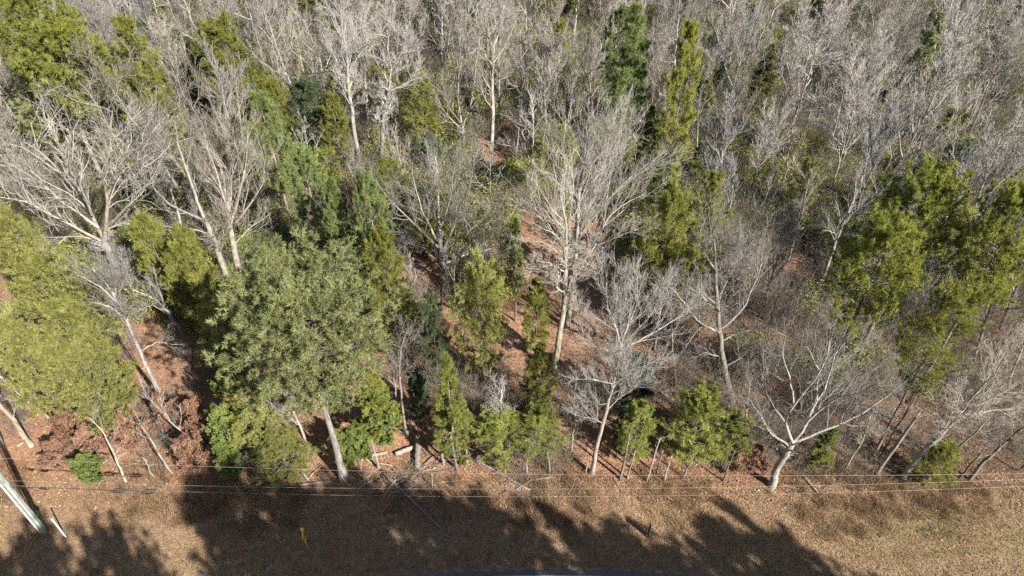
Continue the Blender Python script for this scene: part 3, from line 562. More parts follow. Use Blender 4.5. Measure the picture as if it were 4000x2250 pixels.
E('cedar_a', 'cedar_tree', 'dark green cedar between the twig ball tree and the litter strip', (2110, 1370), 7, 180, 'cedar')
E('cedar_a', 'cedar_tree', 'green cedar left of the tallest middle trunk', (2100, 1100), 7, 150, 'cedar')
E('cedar_c', 'cedar_tree', 'bright cedar right beside the white-trunked tree', (2500, 1590), 5, 170)
E('cedar_c', 'cedar_tree', 'widest bright green cedar at the front right of the middle', (2750, 1560), 5.6, 280)
E('cedar_c', 'cedar_tree', 'low bright cedar joined to the right of the widest one', (2880, 1640), 4, 180)
E('cedar_d', 'cedar_tree', 'small bright green cedar right of the low crooked oak', (3265, 1680), 3.6, 130)
E('cedar_c', 'cedar_tree', 'low dark cedar under the leaning trees near the right edge', (3700, 1760), 3.2, 180, 'cedar')
E('cedar_b', 'cedar_tree', 'yellow-green evergreen among trunks in the top middle', (1640, 320), 8, 190, 'cedar')
E('cedar_a', 'cedar_tree', 'olive evergreen behind the tall straight top-middle trunk', (1290, 370), 8, 150)
E('cedar_c', 'cedar_tree', 'bright green young evergreen above the pine group', (1260, 590), 5, 150)
E('cedar_b', 'cedar_tree', 'yellowish evergreen left of the wide pale oak foot', (1060, 330), 9, 160, 'cedar')
E('cedar_b', 'cedar_tree', 'faint olive evergreen at the far right of the bare wood', (3170, 640), 6, 150)
E('cedar_d', 'cedar_tree', 'small green evergreen below the narrow olive tree', (2740, 560), 5, 120)
E('cedar_c', 'cedar_tree', 'small olive evergreen at the top centre right', (2200, 110), 8, 110, 'cedar')
E('pine_c', 'pine_tree', 'lone green pine at the top right', (3680, 60), 12, 170)
E('cedar_a', 'cedar_tree', 'thin green evergreen in the middle left of the pale oak', (660, 1010), 7, 160, 'cedar')
E('cedar_b', 'cedar_tree', 'green evergreen below the forked limbs of the big pale oak', (560, 870), 8, 200, 'cedar')
E('cedar_a', 'cedar_tree', 'green evergreen in the dark gap behind the two swept trees', (700, 900), 9, 170, 'cedar')
E('cedar_a', 'cedar_tree', 'shaggy green cedar in front of the left side of the huge pine', (930, 1500), 6.5, 260, 'cedarolive')
E('cedar_c', 'cedar_tree', 'low green cedar spreading below the huge pine at its left', (1090, 1720), 3.2, 260, 'cedarolive')
E('cedar_c', 'cedar_tree', 'low soft green cedar against the foot of the huge pine trunk', (1335, 1700), 2.6, 150, 'cedarolive')
E('cedar_a', 'cedar_tree', 'green cedar right behind the trunk of the huge pine', (1440, 1470), 6, 200, 'cedar')
for lab, top, h, wp, key in [
  ('tall green holly left of the big pine trunk', (880, 1460), 6, 230, 'holly_a'), ('bright green holly at the wood edge beside the shadow corner', (860, 1740), 3.4, 140, 'holly_a'),
  ('neat round green holly on the verge near the utility pole', (312, 1785), 2.3, 155, 'holly_a'), ('bright holly just right of the big pine trunk', (1470, 1520), 5, 190, 'holly_a'),
  ('low holly at the foot of the big pine trunk', (1370, 1680), 3, 190, 'holly_a'), ('green holly left of the foot of the big pine', (1030, 1700), 3, 180, 'holly_a'),
  ('dark blue-green shrub behind the white trunk', (2490, 1420), 4.5, 190, 'holly_b'), ('second dark shrub below it beside the white trunk', (2450, 1620), 3, 150, 'holly_b'),
  ('dark shrub in shade right of the thin trunks', (1620, 1480), 4, 120, 'holly_b'), ('dark evergreen shrub in the middle of the wood', (1690, 560), 4, 150, 'holly_b'),
  ('tall dark evergreen shrub left of the bright holly', (840, 1600), 5, 170, 'holly_a')]:
    E(key, 'evergreen_shrub', lab, top, h, wp, cat='shrub', group='evergreen shrubs')
for lab, top, h, wp in [('russet-leaved young oak at the corner of the big shadow', (720, 1730), 3, 170), ('russet-leaved brush left of the tall green holly', (750, 1590), 3.4, 170), ('russet-leaved brush above the round green holly', (330, 1690), 2.6, 190),
  ('russet-leaved brush between the thin white trunks', (480, 1640), 2.8, 190), ('reddish leafy brush right of the thick grey trunk', (240, 1640), 2.6, 170), ('reddish leafy brush left of the round green holly', (190, 1740), 2, 150),
  ('russet leaf clump at the far side of the white trunks', (620, 1560), 3, 150), ('russet brush right of the low dark cedar in the front right', (2960, 1760), 2, 150), ('brown leafy brush right of the widest bright cedar', (2890, 1770), 1.8, 130)]:
    E('russet_a', 'russet_shrub', lab, top, h, wp, cat='shrub', group='russet-leaved shrubs')

# ------------------------------------------------------------------ the wood behind: copies of a few kinds, each a tree of its own
for key, a in {'bare_a': (14, 'vase', .40, .34, 9, .16), 'bare_b': (15, 'oak', .40, .36, 9, .18), 'bare_c': (12, 'fine', .42, .26, 10, .12), 'bare_d': (13, 'vase', .44, .30, 9, .14), 'bare_e': (11, 'oak', .44, .28, 9, .12), 'bare_f': (13, 'fine', .38, .36, 10, .12), 'bare_g': (12, 'vase', .34, .42, 6, .11), 'bare_h': (14, 'oak', .32, .5, 7, .15), 'bare_i': (10, 'fine', .5, .2, 7, .10), 'bare_j': (13, 'vase', .30, .25, 12, .13)}.items():
    g, c = bare_proto(*a, full=1.12); proto(key, [('trunk', g.mesh('trunk', M['grey'])), ('crown', c.mesh('crown', M['twig']))]); KINDS[key+'_size'] = (a[0], 3)
for key, a in {'sapling_a': (5.5, 'fine', .34, .22, 6, .05), 'sapling_b': (4.5, 'oak', .38, .2, 6, .05), 'sapling_c': (6.5, 'vase', .30, .3, 6, .06)}.items():
    g, c = bare_proto(*a, full=.62); proto(key, [('trunk', g.mesh('trunk', M['grey'])), ('crown', c.mesh('crown', M['twig']))])
ORD = ['first', 'second', 'third', 'fourth', 'fifth', 'sixth', 'seventh', 'eighth', 'ninth', 'tenth', 'eleventh', 'twelfth', 'thirteenth', 'fourteenth', 'fifteenth', 'sixteenth', 'seventeenth', 'eighteenth', 'nineteenth', 'twentieth'] + ['twenty-'+x for x in 'first second third fourth fifth sixth seventh eighth ninth'.split()] + ['thirtieth'] + ['thirty-'+x for x in 'first second third fourth fifth sixth seventh eighth ninth'.split()]
def scatter(dmin, ylo, yhi, ok, n, keep=1.0, seed=1):
    r = np.random.default_rng(seed); out = []; pts = [np.array(p)*1. for p in taken]
    for _ in range(n):
        y = r.uniform(ylo, yhi); x = r.uniform(-1, 1)*(y*.82+16)
        p = np.array([x, y]); px, py = proj((x, y, 0))
        if not (-250 < px < 4250) or not ok(px, py, x, y) or r.random() > keep: continue
        if all((q[0]-x)**2+(q[1]-y)**2 > dmin*dmin for q in pts): out.append(p); pts.append(p)
    return out
def rank_labels(items, kindword, rows, where):
    """one label per item: its row in the depth of the wood and its place in that row from the left"""
    items = sorted(items, key=lambda i: i[1]); ys = np.array([i[1] for i in items]); cuts = np.quantile(ys, np.linspace(0, 1, rows+1)[1:-1]) if len(items) > rows else []
    lab = {}
    band = np.searchsorted(cuts, ys) if len(items) > rows else np.arange(len(items))
    names = ['front'] + ORD[1:rows-1] + ['back']
    for b in range(rows):
        row = sorted([i for i, k in zip(items, band) if k == b], key=lambda i: i[0]/i[1])
        for n, i in enumerate(row): lab[tuple(i[:2])] = f'{kindword}, {ORD[min(n, len(ORD)-1)]} from left in the {names[b]} row {where}'
    return lab
def open_ground(px, py):                       # where the photograph looks down on bare litter
    return any(a < px < b and c < py < d for a, b, c, d in [(1180, 1260, 560, 620), (1040, 1130, 900, 1000), (1580, 1760, 1010, 1180), (1860, 1990, 560, 700), (1990, 2400, 850, 1480), (3050, 3160, 930, 1250), (480, 700, 1250, 1560), (1370, 1860, 1690, 1910)])
def limit(px):
    return np.interp(px, [0, 1600, 2000, 2550, 2750, 2950, 3100, 4000], [1040, 1000, 860, 900, 1080, 1380, 1560, 1740])
pts = scatter(4.2, 24, 116, lambda px, py, x, y: py < limit(px) and not open_ground(px, py) and not (1130 < px < 2080 and 540 < py < 1010) and not (px < 1130 and py > 620 and (px*.7) % 97 > 40), 6000, seed=3)
pts = pts[:252]; 
lab = rank_labels([tuple(p) for p in pts], 'bare grey tree', 9, 'of the wood')
for p in pts:
    px, py = proj((p[0], p[1], 0)); right = px > 2500 and rng.random() < .8
    key = rng.choice(['bare_c', 'bare_f', 'bare_e', 'bare_d', 'bare_g', 'bare_i', 'bare_j'] if right else ['bare_a', 'bare_b', 'bare_d', 'bare_f', 'bare_g', 'bare_h', 'bare_j'])
    hh = rng.uniform(8.5, 12.5) if right else rng.uniform(10.5, 16.5); s = hh/KINDS[key+'_size'][0]
    bk = rng.choice(['grey', 'pale', 'grey', 'brown'] if right else ['pale', 'pale', 'grey']); tw = rng.choice(['twig', 'twig', 'twigwarm', 'twig'] if px > 2500 else ['twig', 'twig', 'twigwarm', 'twigdark'])
    taken.append(p)
    put(key, 'bare_tree', (p[0], p[1], gz(p[0], p[1])), lab[tuple(p)], 'tree', 'bare deciduous trees in the wood', s*rng.uniform(.85, 1.15), s, None, (rng.normal()*.06, rng.normal()*.06), {'trunk': bk, 'crown': tw})
sp = scatter(2.6, 24, 104, lambda px, py, x, y: py < 1760 and (py > 1000 or rng.random() < .8) and not (open_ground(px, py) and rng.random() < .75) and not (px < 1000 and py > 1550), 3600, .8, seed=5)[:295]
lab = rank_labels([tuple(p) for p in sp], 'thin bare sapling', 12, 'of undergrowth')
for p in sp:
    k = rng.choice(['sapling_a', 'sapling_b', 'sapling_c']); s = rng.uniform(.6, 1.2)*(1.35 if p[1] > 48 else 1)
    put(k, 'bare_sapling', (p[0], p[1], gz(p[0], p[1])), lab[tuple(p)], 'sapling', 'bare saplings under the trees', s, s*rng.uniform(.9, 1.1), None, (rng.normal()*.1, rng.normal()*.1), {'trunk': rng.choice(['grey', 'pale', 'brown']), 'crown': rng.choice(['twig', 'twigwarm', 'twigdark'])})
    taken.append(p)
sh = scatter(2.6, 27, 112, lambda px, py, x, y: (py < 1250 or (px > 2950 and py < 1680)) and not open_ground(px, py), 2600, .9, seed=8)[:270]
lab = rank_labels([tuple(p) for p in sh], 'low evergreen bush', 10, 'under the bare trees')
for p in sh:
    k = rng.choice(['holly_a', 'holly_b', 'cedar_d', 'cedar_c', 'cedar_b', 'holly_b']); s = rng.uniform(.5, 1.15)
    put(k, 'evergreen_bush', (p[0], p[1], gz(p[0], p[1])), lab[tuple(p)], 'bush', 'low evergreen bushes in the wood', s, s*rng.uniform(.8, 1.1), None, (0, 0), {'crown': rng.choice(['cedarolive', 'cedar', 'hollydark', 'hollydark', 'holly'])})

# ------------------------------------------------------------------ trees across the road, behind the camera: they shade the verge
k = 1/math.tan(SUN_EL)
for lab, tip, h, key, s in [('pine across the road shading the left of the verge', (170, 2215), 20, 'pine_a', .7), ('pine across the road shading the verge right of the pole', (440, 2185), 19, 'pine_a', .65), ('pine across the road behind the pole shade', (-40, 2190), 20, 'pine_b', .7),
    ('tall pine across the road at the left end of the big shade', (770, 1935), 23, 'pine_b', 1.0), ('tall pine across the road shading the sign', (900, 1925), 23, 'pine_a', .8), ('tall pine across the road right of the sign shade', (1120, 1925), 22, 'pine_b', .9), ('tall slim pine across the road right of the sign shade', (1300, 1930), 22, 'pine_c', 1.2), ('pine across the road shading the fallen trunk', (1560, 1940), 21, 'pine_b', 1.0), ('small pine across the road right of the fallen trunk shade', (1720, 1985), 20, 'pine_b', .95),
    ('pine across the road shading the verge in the middle', (1430, 2000), 20, 'pine_a', .95), ('slim pine across the road shading the middle right', (2090, 1965), 21, 'pine_c', 1.0), ('pine across the road shading the road edge', (1900, 2085), 19, 'pine_a', .9), 
    ('pine across the road shading right of the middle', (2300, 2135), 19, 'pine_b', 1.0), ('pine across the road beside the middle right shade', (2470, 2190), 19, 'pine_a', .8), ('low pine across the road between the two right shades', (2600, 2190), 19, 'pine_b', .9), ('round cedar across the road casting the right-hand shade', (2780, 2075), 20, 'cedar_a', 1.5), ('cedar across the road at the right end of the shade', (3020, 2150), 19, 'cedar_b', 1.2), ('pine across the road at the far right end of the shade', (2690, 2110), 19, 'pine_c', .9),
    ('bare tree across the road behind the sign shade', (1050, 2050), 20, 'bare_b', 1.1), ('slim pine across the road behind the sign shade', (960, 2080), 20, 'pine_b', .9), ('broad pine across the road behind the sign shade', (1250, 2080), 20, 'pine_a', .9)]:
    S = G(*tip); x, y = S[0]+k*h*SUN_AZ[0], S[1]+k*h*SUN_AZ[1]
    H0 = KINDS[key+'_size'][0]
    put(key, 'roadside_tree', (x, y, 0), lab, 'tree', 'trees across the road', s, h/H0)

# ------------------------------------------------------------------ utility pole, cables, markers and signs
def along(base, top, Y=None):                # an upright seen from foot to tip: returns foot and height
    B = G(*base); d = ray(2000, top[1]); return B, H+d[2]*(B[1]/d[1])
M['polewood'] = bark('weathered_pole_wood', (.10, .10, .09), (.165, .17, .155), (.23, .235, .215), (.19, .205, .18), .4)
M['conduit'] = plain('white_conduit', (.78, .78, .76), .45, 0, .05); M['guard'] = plain('pale_green_cable_guard', (.27, .36, .27), .5, 0, .08)
M['pedgreen'] = plain('green_plastic', (.05, .13, .075), .45, 0, .15); M['black'] = plain('black_rubber', (.018, .018, .02), .5, 0, .2); M['wire'] = plain('aluminium_wire', (.24, .225, .20), .5, .2, .1)
M['steel'] = plain('galvanised_steel', (.42, .43, .44), .5, .6, .15); M['signyellow'] = plain('yellow_sign_face', (.80, .45, .02), .4, 0, .05); M['signblack'] = plain('black_sign_print', (.01, .01, .01), .5)
M['yellowpost'] = plain('yellow_plastic', (.75, .52, .02), .45, 0, .08); M['signback'] = plain('brown_weathered_sign', (.10, .075, .06), .7, 0, .25); M['whiteplastic'] = plain('white_plastic', (.85, .85, .83), .45, 0, .04)
PB = G(178, 2078); PH = 11.5
pole = empty('utility_pole', PB, 'grey wooden utility pole with a white conduit at the left edge', 'pole')
zz = np.linspace(-.3, PH, 12); zer = 0*zz
shaft = link('shaft', Geo().tubes(np.stack([zer, zer, zz], 1), np.linspace(.155, .11, 12), 16, True).mesh('shaft', M['polewood']), pole)
def updir(a): return np.array([math.cos(a), math.sin(a)])
cd = np.array([-.16, -.10]); zc = np.linspace(0, 7.5, 8)
link('conduit', Geo().tubes(np.stack([cd[0]*1.12+0*zc, cd[1]*1.12+0*zc, zc], 1), 0*zc+.036, 10, True).mesh('conduit', M['conduit']), pole)
zc = np.linspace(.25, 4.1, 6); gdx, gdy = .125, -.135
link('cable_guard', Geo().tubes(np.stack([gdx*1.02+0*zc, gdy*1.02+0*zc, zc], 1), 0*zc+.055, 6, True).mesh('cable_guard', M['guard']), pole)
for zc in (1.4, 3.0, 4.6, 6.2):
    a = np.linspace(0, 2*math.pi, 17); link('strap', Geo().tubes(np.stack([.168*np.cos(a), .168*np.sin(a), 0*a+zc], 1), 0*a+.012, 4).mesh('strap', M['steel']), shaft)
g = Geo(); g.box((0, 0, PH-.5), (.12, 2.4, .12)); arm = link('crossarm', g.mesh('crossarm', M['polewood']), pole)
for yy in (-1.05, 0, 1.05):
    zc = np.linspace(PH-.44, PH-.2, 5); link('insulator', Geo().tubes(np.stack([0*zc, 0*zc+yy, zc], 1), np.array([.03, .06, .035, .055, .03]), 8, True).mesh('insulator', M['steel']), arm)
# wires: traced at the pole line's distance, sagging between poles
def wire(name, label, pix, Y, r, mat, far=70, cat='wire', group='overhead wires along the verge'):
    pix = np.array(pix, float); A = np.polyfit(pix[:, 0], pix[:, 1], 2)
    P = np.array([atY(x, np.polyval(A, x), Y) for x in np.linspace(pix[0, 0], pix[-1, 0], 30)])
    cz = np.polyfit(P[:, 0], P[:, 2], 2); x = np.linspace(-far if pix[0, 0] <= 0 else P[0, 0], far, 60) if name != 'x' else P[:, 0]
    x = np.clip(x, None, far); z = np.polyval(cz, x)
    o = link(name, Geo().tubes(np.stack([x, 0*x+Y, z], 1), 0*x+r, 5).mesh(name, M[mat])); return tag(o, label, cat, group), cz
YP = PB[1]+.35
wire('overhead_wire', 'topmost thin wire of three strung along the wood edge', [(0, 1790), (1000, 1828), (2000, 1852), (3000, 1858), (4000, 1850)], YP, .006, 'wire', 40)
wire('overhead_wire', 'middle thin wire of three strung along the wood edge', [(0, 1876), (1000, 1902), (2000, 1911), (3000, 1900), (4000, 1873)], YP-.05, .006, 'wire', 40)
_, cz3 = wire('overhead_wire', 'lowest thin wire of three, carrying the black cable at left', [(0, 1893), (1000, 1932), (2000, 1938), (3000, 1929), (4000, 1900)], YP-.1, .0055, 'wire', 40)
Y3 = YP-.1
xa, xb = atY(70, 1900, Y3)[0], atY(606, 1924, Y3)[0]; x = np.linspace(xa, xb, 24); z = np.polyval(cz3, x)-.05
tag(link('lashed_cable', Geo().tubes(np.stack([x, 0*x+Y3, z], 1), 0*x+.022, 6, True).mesh('lashed_cable', M['black'])), 'thick black cable lashed under the lowest wire beside the pole', 'cable')
def on3(px, py): return atY(px, py, Y3)
for lab, p0, p1, r in [('long black splice closure hanging on the cable', (155, 1909), (196, 1912), .075), ('short black splice closure next to the pole', (108, 1904), (127, 1906), .055)]:
    a, b = on3(*p0), on3(*p1); a[2] = np.polyval(cz3, a[0])-.12; b[2] = np.polyval(cz3, b[0])-.12; P, _ = resample([a, b], 8)
    o = empty('splice_closure', (a+b)/2, lab, 'closure', 'splice closures on the cable'); c = (a+b)/2
    link('body', Geo().tubes(P-c, r*np.array([.5, .95, 1, 1, 1, 1, .95, .5]), 10, True).mesh('body', M['black']), o)
    for f in (.15, .85):
        q = a*(1-f)+b*f-c; link('hanger', Geo().tubes(np.array([q+[0, 0, r*.8], q+[0, 0, .13]]), np.array([.012, .012]), 5, True).mesh('hanger', M['steel']), o)
for lab, px, py in [('black oval cable storage loop nearer the pole', 468, 1922), ('black oval cable storage loop farther from the pole', 585, 1925)]:
    c = on3(px, py); c[2] = np.polyval(cz3, c[0])-.07; a = np.linspace(0, 2*math.pi, 25)
    o = empty('cable_loop', c, lab, 'cable loop', 'cable storage loops')
    link('frame', Geo().tubes(np.stack([.36*np.cos(a), .14*np.sin(a), 0*a], 1), 0*a+.022, 6).mesh('frame', M['black']), o)
    link('cable_turns', Geo().tubes(np.stack([.27*np.cos(a), .09*np.sin(a), 0*a-.02], 1), 0*a+.018, 6).mesh('cable_turns', M['black']), o)
# second service line under the first
P = np.array([atY(x_, y_, YP+.2) for x_, y_ in [(70, 1918), (160, 1928), (260, 1942), (330, 1948)]]); P, _ = resample(P, 12)
# green pedestal
pb = G(162, 2040); ped = empty('cable_pedestal', pb, 'small dark green cable pedestal beside the utility pole', 'pedestal')
zc = np.array([0, .1, .11, .75, .76, .86, .9]); hs = link('housing', Geo().tubes(np.stack([0*zc, 0*zc, zc], 1), np.array([.17, .17, .15, .15, .19, .19, .12]), 12, True).mesh('housing', M['pedgreen']), ped)
link('latch', Geo().box((0, -.16, .5), (.04, .04, .08)).mesh('latch', M['steel']), hs)
P = np.array([PB+[.2, -.1, 4.4], (PB+pb)/2+[.15, 0, 2.4], pb+[0, 0, .9]]); P, _ = resample(P, 8)
tag(link('service_wire', Geo().tubes(P, 0*P[:, 0]+.008, 5).mesh('service_wire', M['wire'])), 'thin wire running from the utility pole down to the pedestal', 'wire')
# white marker post and yellow guard
b_, h_ = along((258, 2098), (186, 2028)); mp_ = empty('marker_post', b_, 'thin white marker post right of the utility pole', 'post')
zc = np.linspace(-.2, h_, 6); link('rod', Geo().tubes(np.stack([0*zc, 0*zc, zc], 1), 0*zc+.035, 8, True).mesh('rod', M['whiteplastic']), mp_)
link('cap', Geo().tubes(np.array([[0, 0, h_], [0, 0, h_+.03], [0, 0, h_+.05]]), np.array([.045, .045, .02]), 8, True).mesh('cap', M['whiteplastic']), mp_)
b_, h_ = along((4, 2062), (15, 2009)); yp = empty('guy_wire', b_, 'yellow plastic guy wire guard at the left edge of the picture', 'guy wire')
tp = np.array([-1.2, 2.0, 7.]); lo = np.array([0, 0, 0.]); u = nrm(tp)
link('guard', Geo().tubes(np.array([u*.1, u*1.2, u*2.3]), np.array([.045, .045, .045]), 8, True).mesh('guard', M['yellowpost']), yp); link('strand', Geo().tubes(np.array([-u*.3, u*4, tp]), np.array([.008]*3), 5).mesh('strand', M['steel']), yp)
# yellow warning sign with its plaque, nearly edge-on
def rotz(a): return np.array([[math.cos(a), -math.sin(a), 0], [math.sin(a), math.cos(a), 0], [0, 0, 1]])
sb = G(1213, 2160); sg = empty('road_sign', sb, 'yellow diamond warning sign with a smaller plaque in the shaded verge', 'sign'); sg.rotation_euler = (0, 0, math.radians(5)); sg.scale = (.88, .88, .88)
link('post', Geo().box((-.03, 0, 1.25), (.05, .06, 3.1)).mesh('post', M['steel']), sg)
def plate(pts, x, t=.006):
    g = Geo(); n = len(pts); a = [[x, p[0], p[1]] for p in pts]; b = [[x-t, p[0], p[1]] for p in pts]; V = a+b+[[x, *np.mean(pts, 0)], [x-t, *np.mean(pts, 0)]]
    return g.add(V, [(i, (i+1) % n, n+(i+1) % n, n+i) for i in range(n)], [(2*n, (i+1) % n, i) for i in range(n)]+[(2*n+1, n+i, n+(i+1) % n) for i in range(n)])
def diamond(r, c): return [(0, c+r), (r, c), (0, c-r), (-r, c)]
zc0 = 2.25; dp = link('diamond_panel', plate(diamond(.47, zc0), .012).mesh('diamond_panel', M['signyellow']), sg)
# black border and winding-road arrow, printed on the diamond
g = Geo()
for i in range(4):
    o_, n_ = diamond(.435, zc0), diamond(.41, zc0); p = [o_[i], o_[(i+1) % 4], n_[(i+1) % 4], n_[i]]
    g.add([[.016, *q] for q in p], [(0, 1, 2, 3)])
link('border', g.mesh('border', M['signblack']), dp)
g = Geo(); s_ = np.linspace(0, 1, 20); yy = .09*np.sin(s_*2*math.pi); zz = zc0-.28+s_*.46
for i in range(19): g.add([[.016, yy[i]-.035, zz[i]], [.016, yy[i]+.035, zz[i]], [.016, yy[i+1]+.035, zz[i+1]], [.016, yy[i+1]-.035, zz[i+1]]], [(0, 1, 2, 3)])
g.add([[.016, -.1, zc0+.17], [.016, .1, zc0+.17], [.016, 0, zc0+.31]], t=[(0, 1, 2)]); link('arrow', g.mesh('arrow', M['signblack']), dp)
pl = plate([(-.23, 1.25), (.23, 1.25), (.23, 1.70), (-.23, 1.70)], .012); pq = link('plaque', pl.mesh('plaque', M['signyellow']), sg)
g = Geo()
for (y0, y1, z0, z1) in [(-.21, .21, 1.66, 1.68), (-.21, .21, 1.27, 1.29), (-.21, -.19, 1.29, 1.66), (.19, .21, 1.29, 1.66)]: g.add([[.016, y0, z0], [.016, y1, z0], [.016, y1, z1], [.016, y0, z1]], [(0, 1, 2, 3)])
for (y0, y1, z0, z1) in [(-.13, -.03, 1.60, 1.63), (-.06, -.03, 1.44, 1.60), (-.12, -.06, 1.51, 1.54), (-.13, -.03, 1.41, 1.44), (.03, .13, 1.60, 1.63), (.03, .06, 1.53, 1.60), (.06, .13, 1.51, 1.54), (.10, .13, 1.44, 1.51), (.03, .13, 1.41, 1.44)]: g.add([[.016, y0, z0], [.016, y1, z0], [.016, y1, z1], [.016, y0, z1]], [(0, 1, 2, 3)])
link('lettering', g.mesh('lettering', M['signblack']), pq)
# small brown marker sign on the right of the verge
b_, h_ = along((2533, 2094), (2531, 2048)); ms = empty('marker_sign', b_, 'small dark brown marker sign standing edge-on in the sunny verge', 'sign'); ms.rotation_euler = (0, 0, math.radians(-8))
link('panel', plate([(-.17, .12), (.17, .12), (.17, h_-.12), (.03, h_), (-.17, h_-.05)], .02, .03).mesh('panel', M['signback']), ms)
for y_ in (-.1, .1): link('stake', Geo().box((-.04, y_, h_*.4), (.04, .04, h_*.9)).mesh('stake', M['deadwood']), ms)

# ------------------------------------------------------------------ cut logs, fallen trunks and sticks
def lying(name, label, p0, p1, wpx, mat, z0=0., z1=0., mid=None, ends=None, twiggy=0, cat='log', group='logs and fallen wood on the wood floor', taper=.8, cut=False):
    a, b = G(*p0), G(*p1); D = depth((a+b)/2); r = wpx*D/F/2
    a[2] = gz(a[0], a[1])+r*.75+z0; b[2] = gz(b[0], b[1])+r*.75*taper+z1; pts = [a, b] if mid is None else [a, G(*mid)+[0, 0, r], b]
    c = (a+b)/2; P, L = resample(pts, 12); P = crook(P, .012*L/4+.004)-c; R = r*np.linspace(1, taper, 12)*(1+.06*rng.normal(size=12))
    o = empty(name, c, label, cat, group); link('stem', Geo().tubes(P, R, 9, True).mesh('stem', M[mat]), o)
    if cut:
        for e, i in ((0, 1), (11, 10)):
            d = nrm(P[e]-P[i])*.006; g = Geo().tubes(np.array([P[e], P[e]+d]), np.array([R[e]*.9, R[e]*.88]), 12, True); link('cut_face', g.mesh('cut_face', M['bleached']), o)
    if twiggy:
        A = child(P[None], R[None], np.array([L]), twiggy, .25, 1., .5, 1.2, .06, .18, 5, .2, .06, .35, .3, .2); A[0][:, :, 2] = np.maximum(A[0][:, :, 2], -c[2]+.02)
        g = Geo().tubes(A[0], A[1], 4); B = child(*A, 3, .3, 1, .4, .9, .3, .6, 3, .2, .05); B[0][:, :, 2] = np.maximum(B[0][:, :, 2], -c[2]+.02); g.spikes(B[0], B[1]); link('branches', g.mesh('branches', M[mat]), o)
    return o
lying('cut_log', 'thick bleached white log with cut ends on red litter', (1545, 1777), (1620, 1748), 20, 'bleached', cut=True, taper=.95)
lying('cut_log', 'thick brown log lying upright in the picture beside the white log', (1630, 1838), (1634, 1716), 24, 'pinebark', z1=.35, cut=True, taper=.95)
lying('cut_log', 'pale rotten log half hidden by the holly right of the pine trunk', (1424, 1787), (1512, 1768), 13, 'bleached')
lying('cut_log', 'short grey log right of the thick brown log', (1655, 1817), (1697, 1782), 10, 'deadwood', cut=True, taper=.95)
lying('cut_log', 'broken pale log behind the thick brown log', (1680, 1732), (1714, 1720), 9, 'bleached')
lying('fallen_log', 'long thin fallen trunk reaching from the logs into the shaded verge', (1492, 1845), (1722, 2062), 15, 'deadwood', mid=(1580, 1930), twiggy=22, taper=.35)
lying('fallen_log', 'straight grey fallen trunk right of the low bright cedars', (1850, 1795), (2070, 1918), 11, 'deadwood', taper=.7, twiggy=5)
lying('fallen_log', 'curved dark fallen stem in the shade left of the pine', (1040, 1893), (1300, 1880), 9, 'deadwood', mid=(1150, 1900), taper=.6)
lying('fallen_branch', 'bleached fallen branch left of the big pine foot', (1003, 1846), (1150, 1775), 9, 'bleached', twiggy=4, taper=.6)
lying('fallen_branch', 'dark stick crossing the end of the grey fallen trunk', (2015, 1915), (2090, 1868), 7, 'deadwood')
lying('fallen_branch', 'pale stick beside the crossed sticks', (2082, 1880), (2150, 1864), 7, 'bleached', twiggy=3)
lying('fallen_branch', 'dark forked stick on the verge right of the crooked oak', (3142, 1868), (3194, 1926), 12, 'deadwood', twiggy=6)
lying('fallen_branch', 'thin pale stick left of the dark forked stick', (3055, 1893), (3122, 1911), 5, 'bleached')
lying('fallen_branch', 'thin stick on the verge below the white-trunked tree', (2395, 1868), (2438, 1936), 6, 'deadwood')
lying('fallen_branch', 'pale crooked stick below the leaning trees at right', (3505, 1868), (3555, 1874), 6, 'bleached', twiggy=3)
lying('fallen_branch', 'pale stick crossing the shade left of the white marker', (645, 1740), (555, 1690), 8, 'bleached')
lying('fallen_branch', 'tan stick lying among the left white trunks', (480, 1750), (548, 1690), 9, 'pinebark')
lying('fallen_branch', 'thin pale fallen stick on litter left of the slender tree', (432, 1368), (490, 1342), 6, 'bleached')
lying('fallen_branch', 'thin white stick in the shade below the brown log', (1680, 1884), (1775, 1880), 5, 'bleached', twiggy=4)
lying('fallen_branch', 'grey stick beside the brush pile below the brown log', (1650, 1840), (1705, 1828), 6, 'deadwood')
lying('fallen_branch', 'short white stick near the thick grey trunk', (70, 1745), (92, 1730), 7, 'bleached')
# brush heaps round the logs
for lab, at_, n, w_ in [('heap of grey broken branches below the thick brown log', (1610, 1868), 80, .8), ('tangle of dead branches under the tall bright cedar', (1790, 1775), 80, .8), ('scatter of dead sticks left of the bleached log', (1480, 1875), 35, 1.2), ('scatter of dead sticks below the low bright cedars', (1990, 1880), 60, 1.6), ('scatter of grey sticks left of the big pine foot', (1120, 1850), 60, 1.5), ('scatter of sticks in front of the leaning trees at right', (3350, 1850), 70, 1.8), ('scatter of pale sticks among the left white trunks', (400, 1800), 60, 1.6)]:
    c = G(*at_); p0 = c+np.stack([rng.normal(size=n)*w_, rng.normal(size=n)*.5*w_, np.abs(rng.normal(size=n))*.14/w_+.02], 1); d = nrm(rng.normal(size=(n, 3))*[1, .8, .2]); L = rng.uniform(.4, 1.5, (n, 1))
    P = np.stack([p0, p0+d*L*.5+rng.normal(size=(n, 3))*.05, p0+d*L], 1); P[:, :, 2] = np.maximum(P[:, :, 2], .02)
    o = empty('brush_pile', c, lab, 'brush pile', 'heaps of dead branches'); tag(link('branches', Geo().tubes(P-c, rng.uniform(.008, .024, (n, 1))*np.array([[1, .8, .4]]), 4).mesh('branches', M[rng.choice(['deadwood', 'bleached'], p=[.7, .3])]), o), kind='stuff')
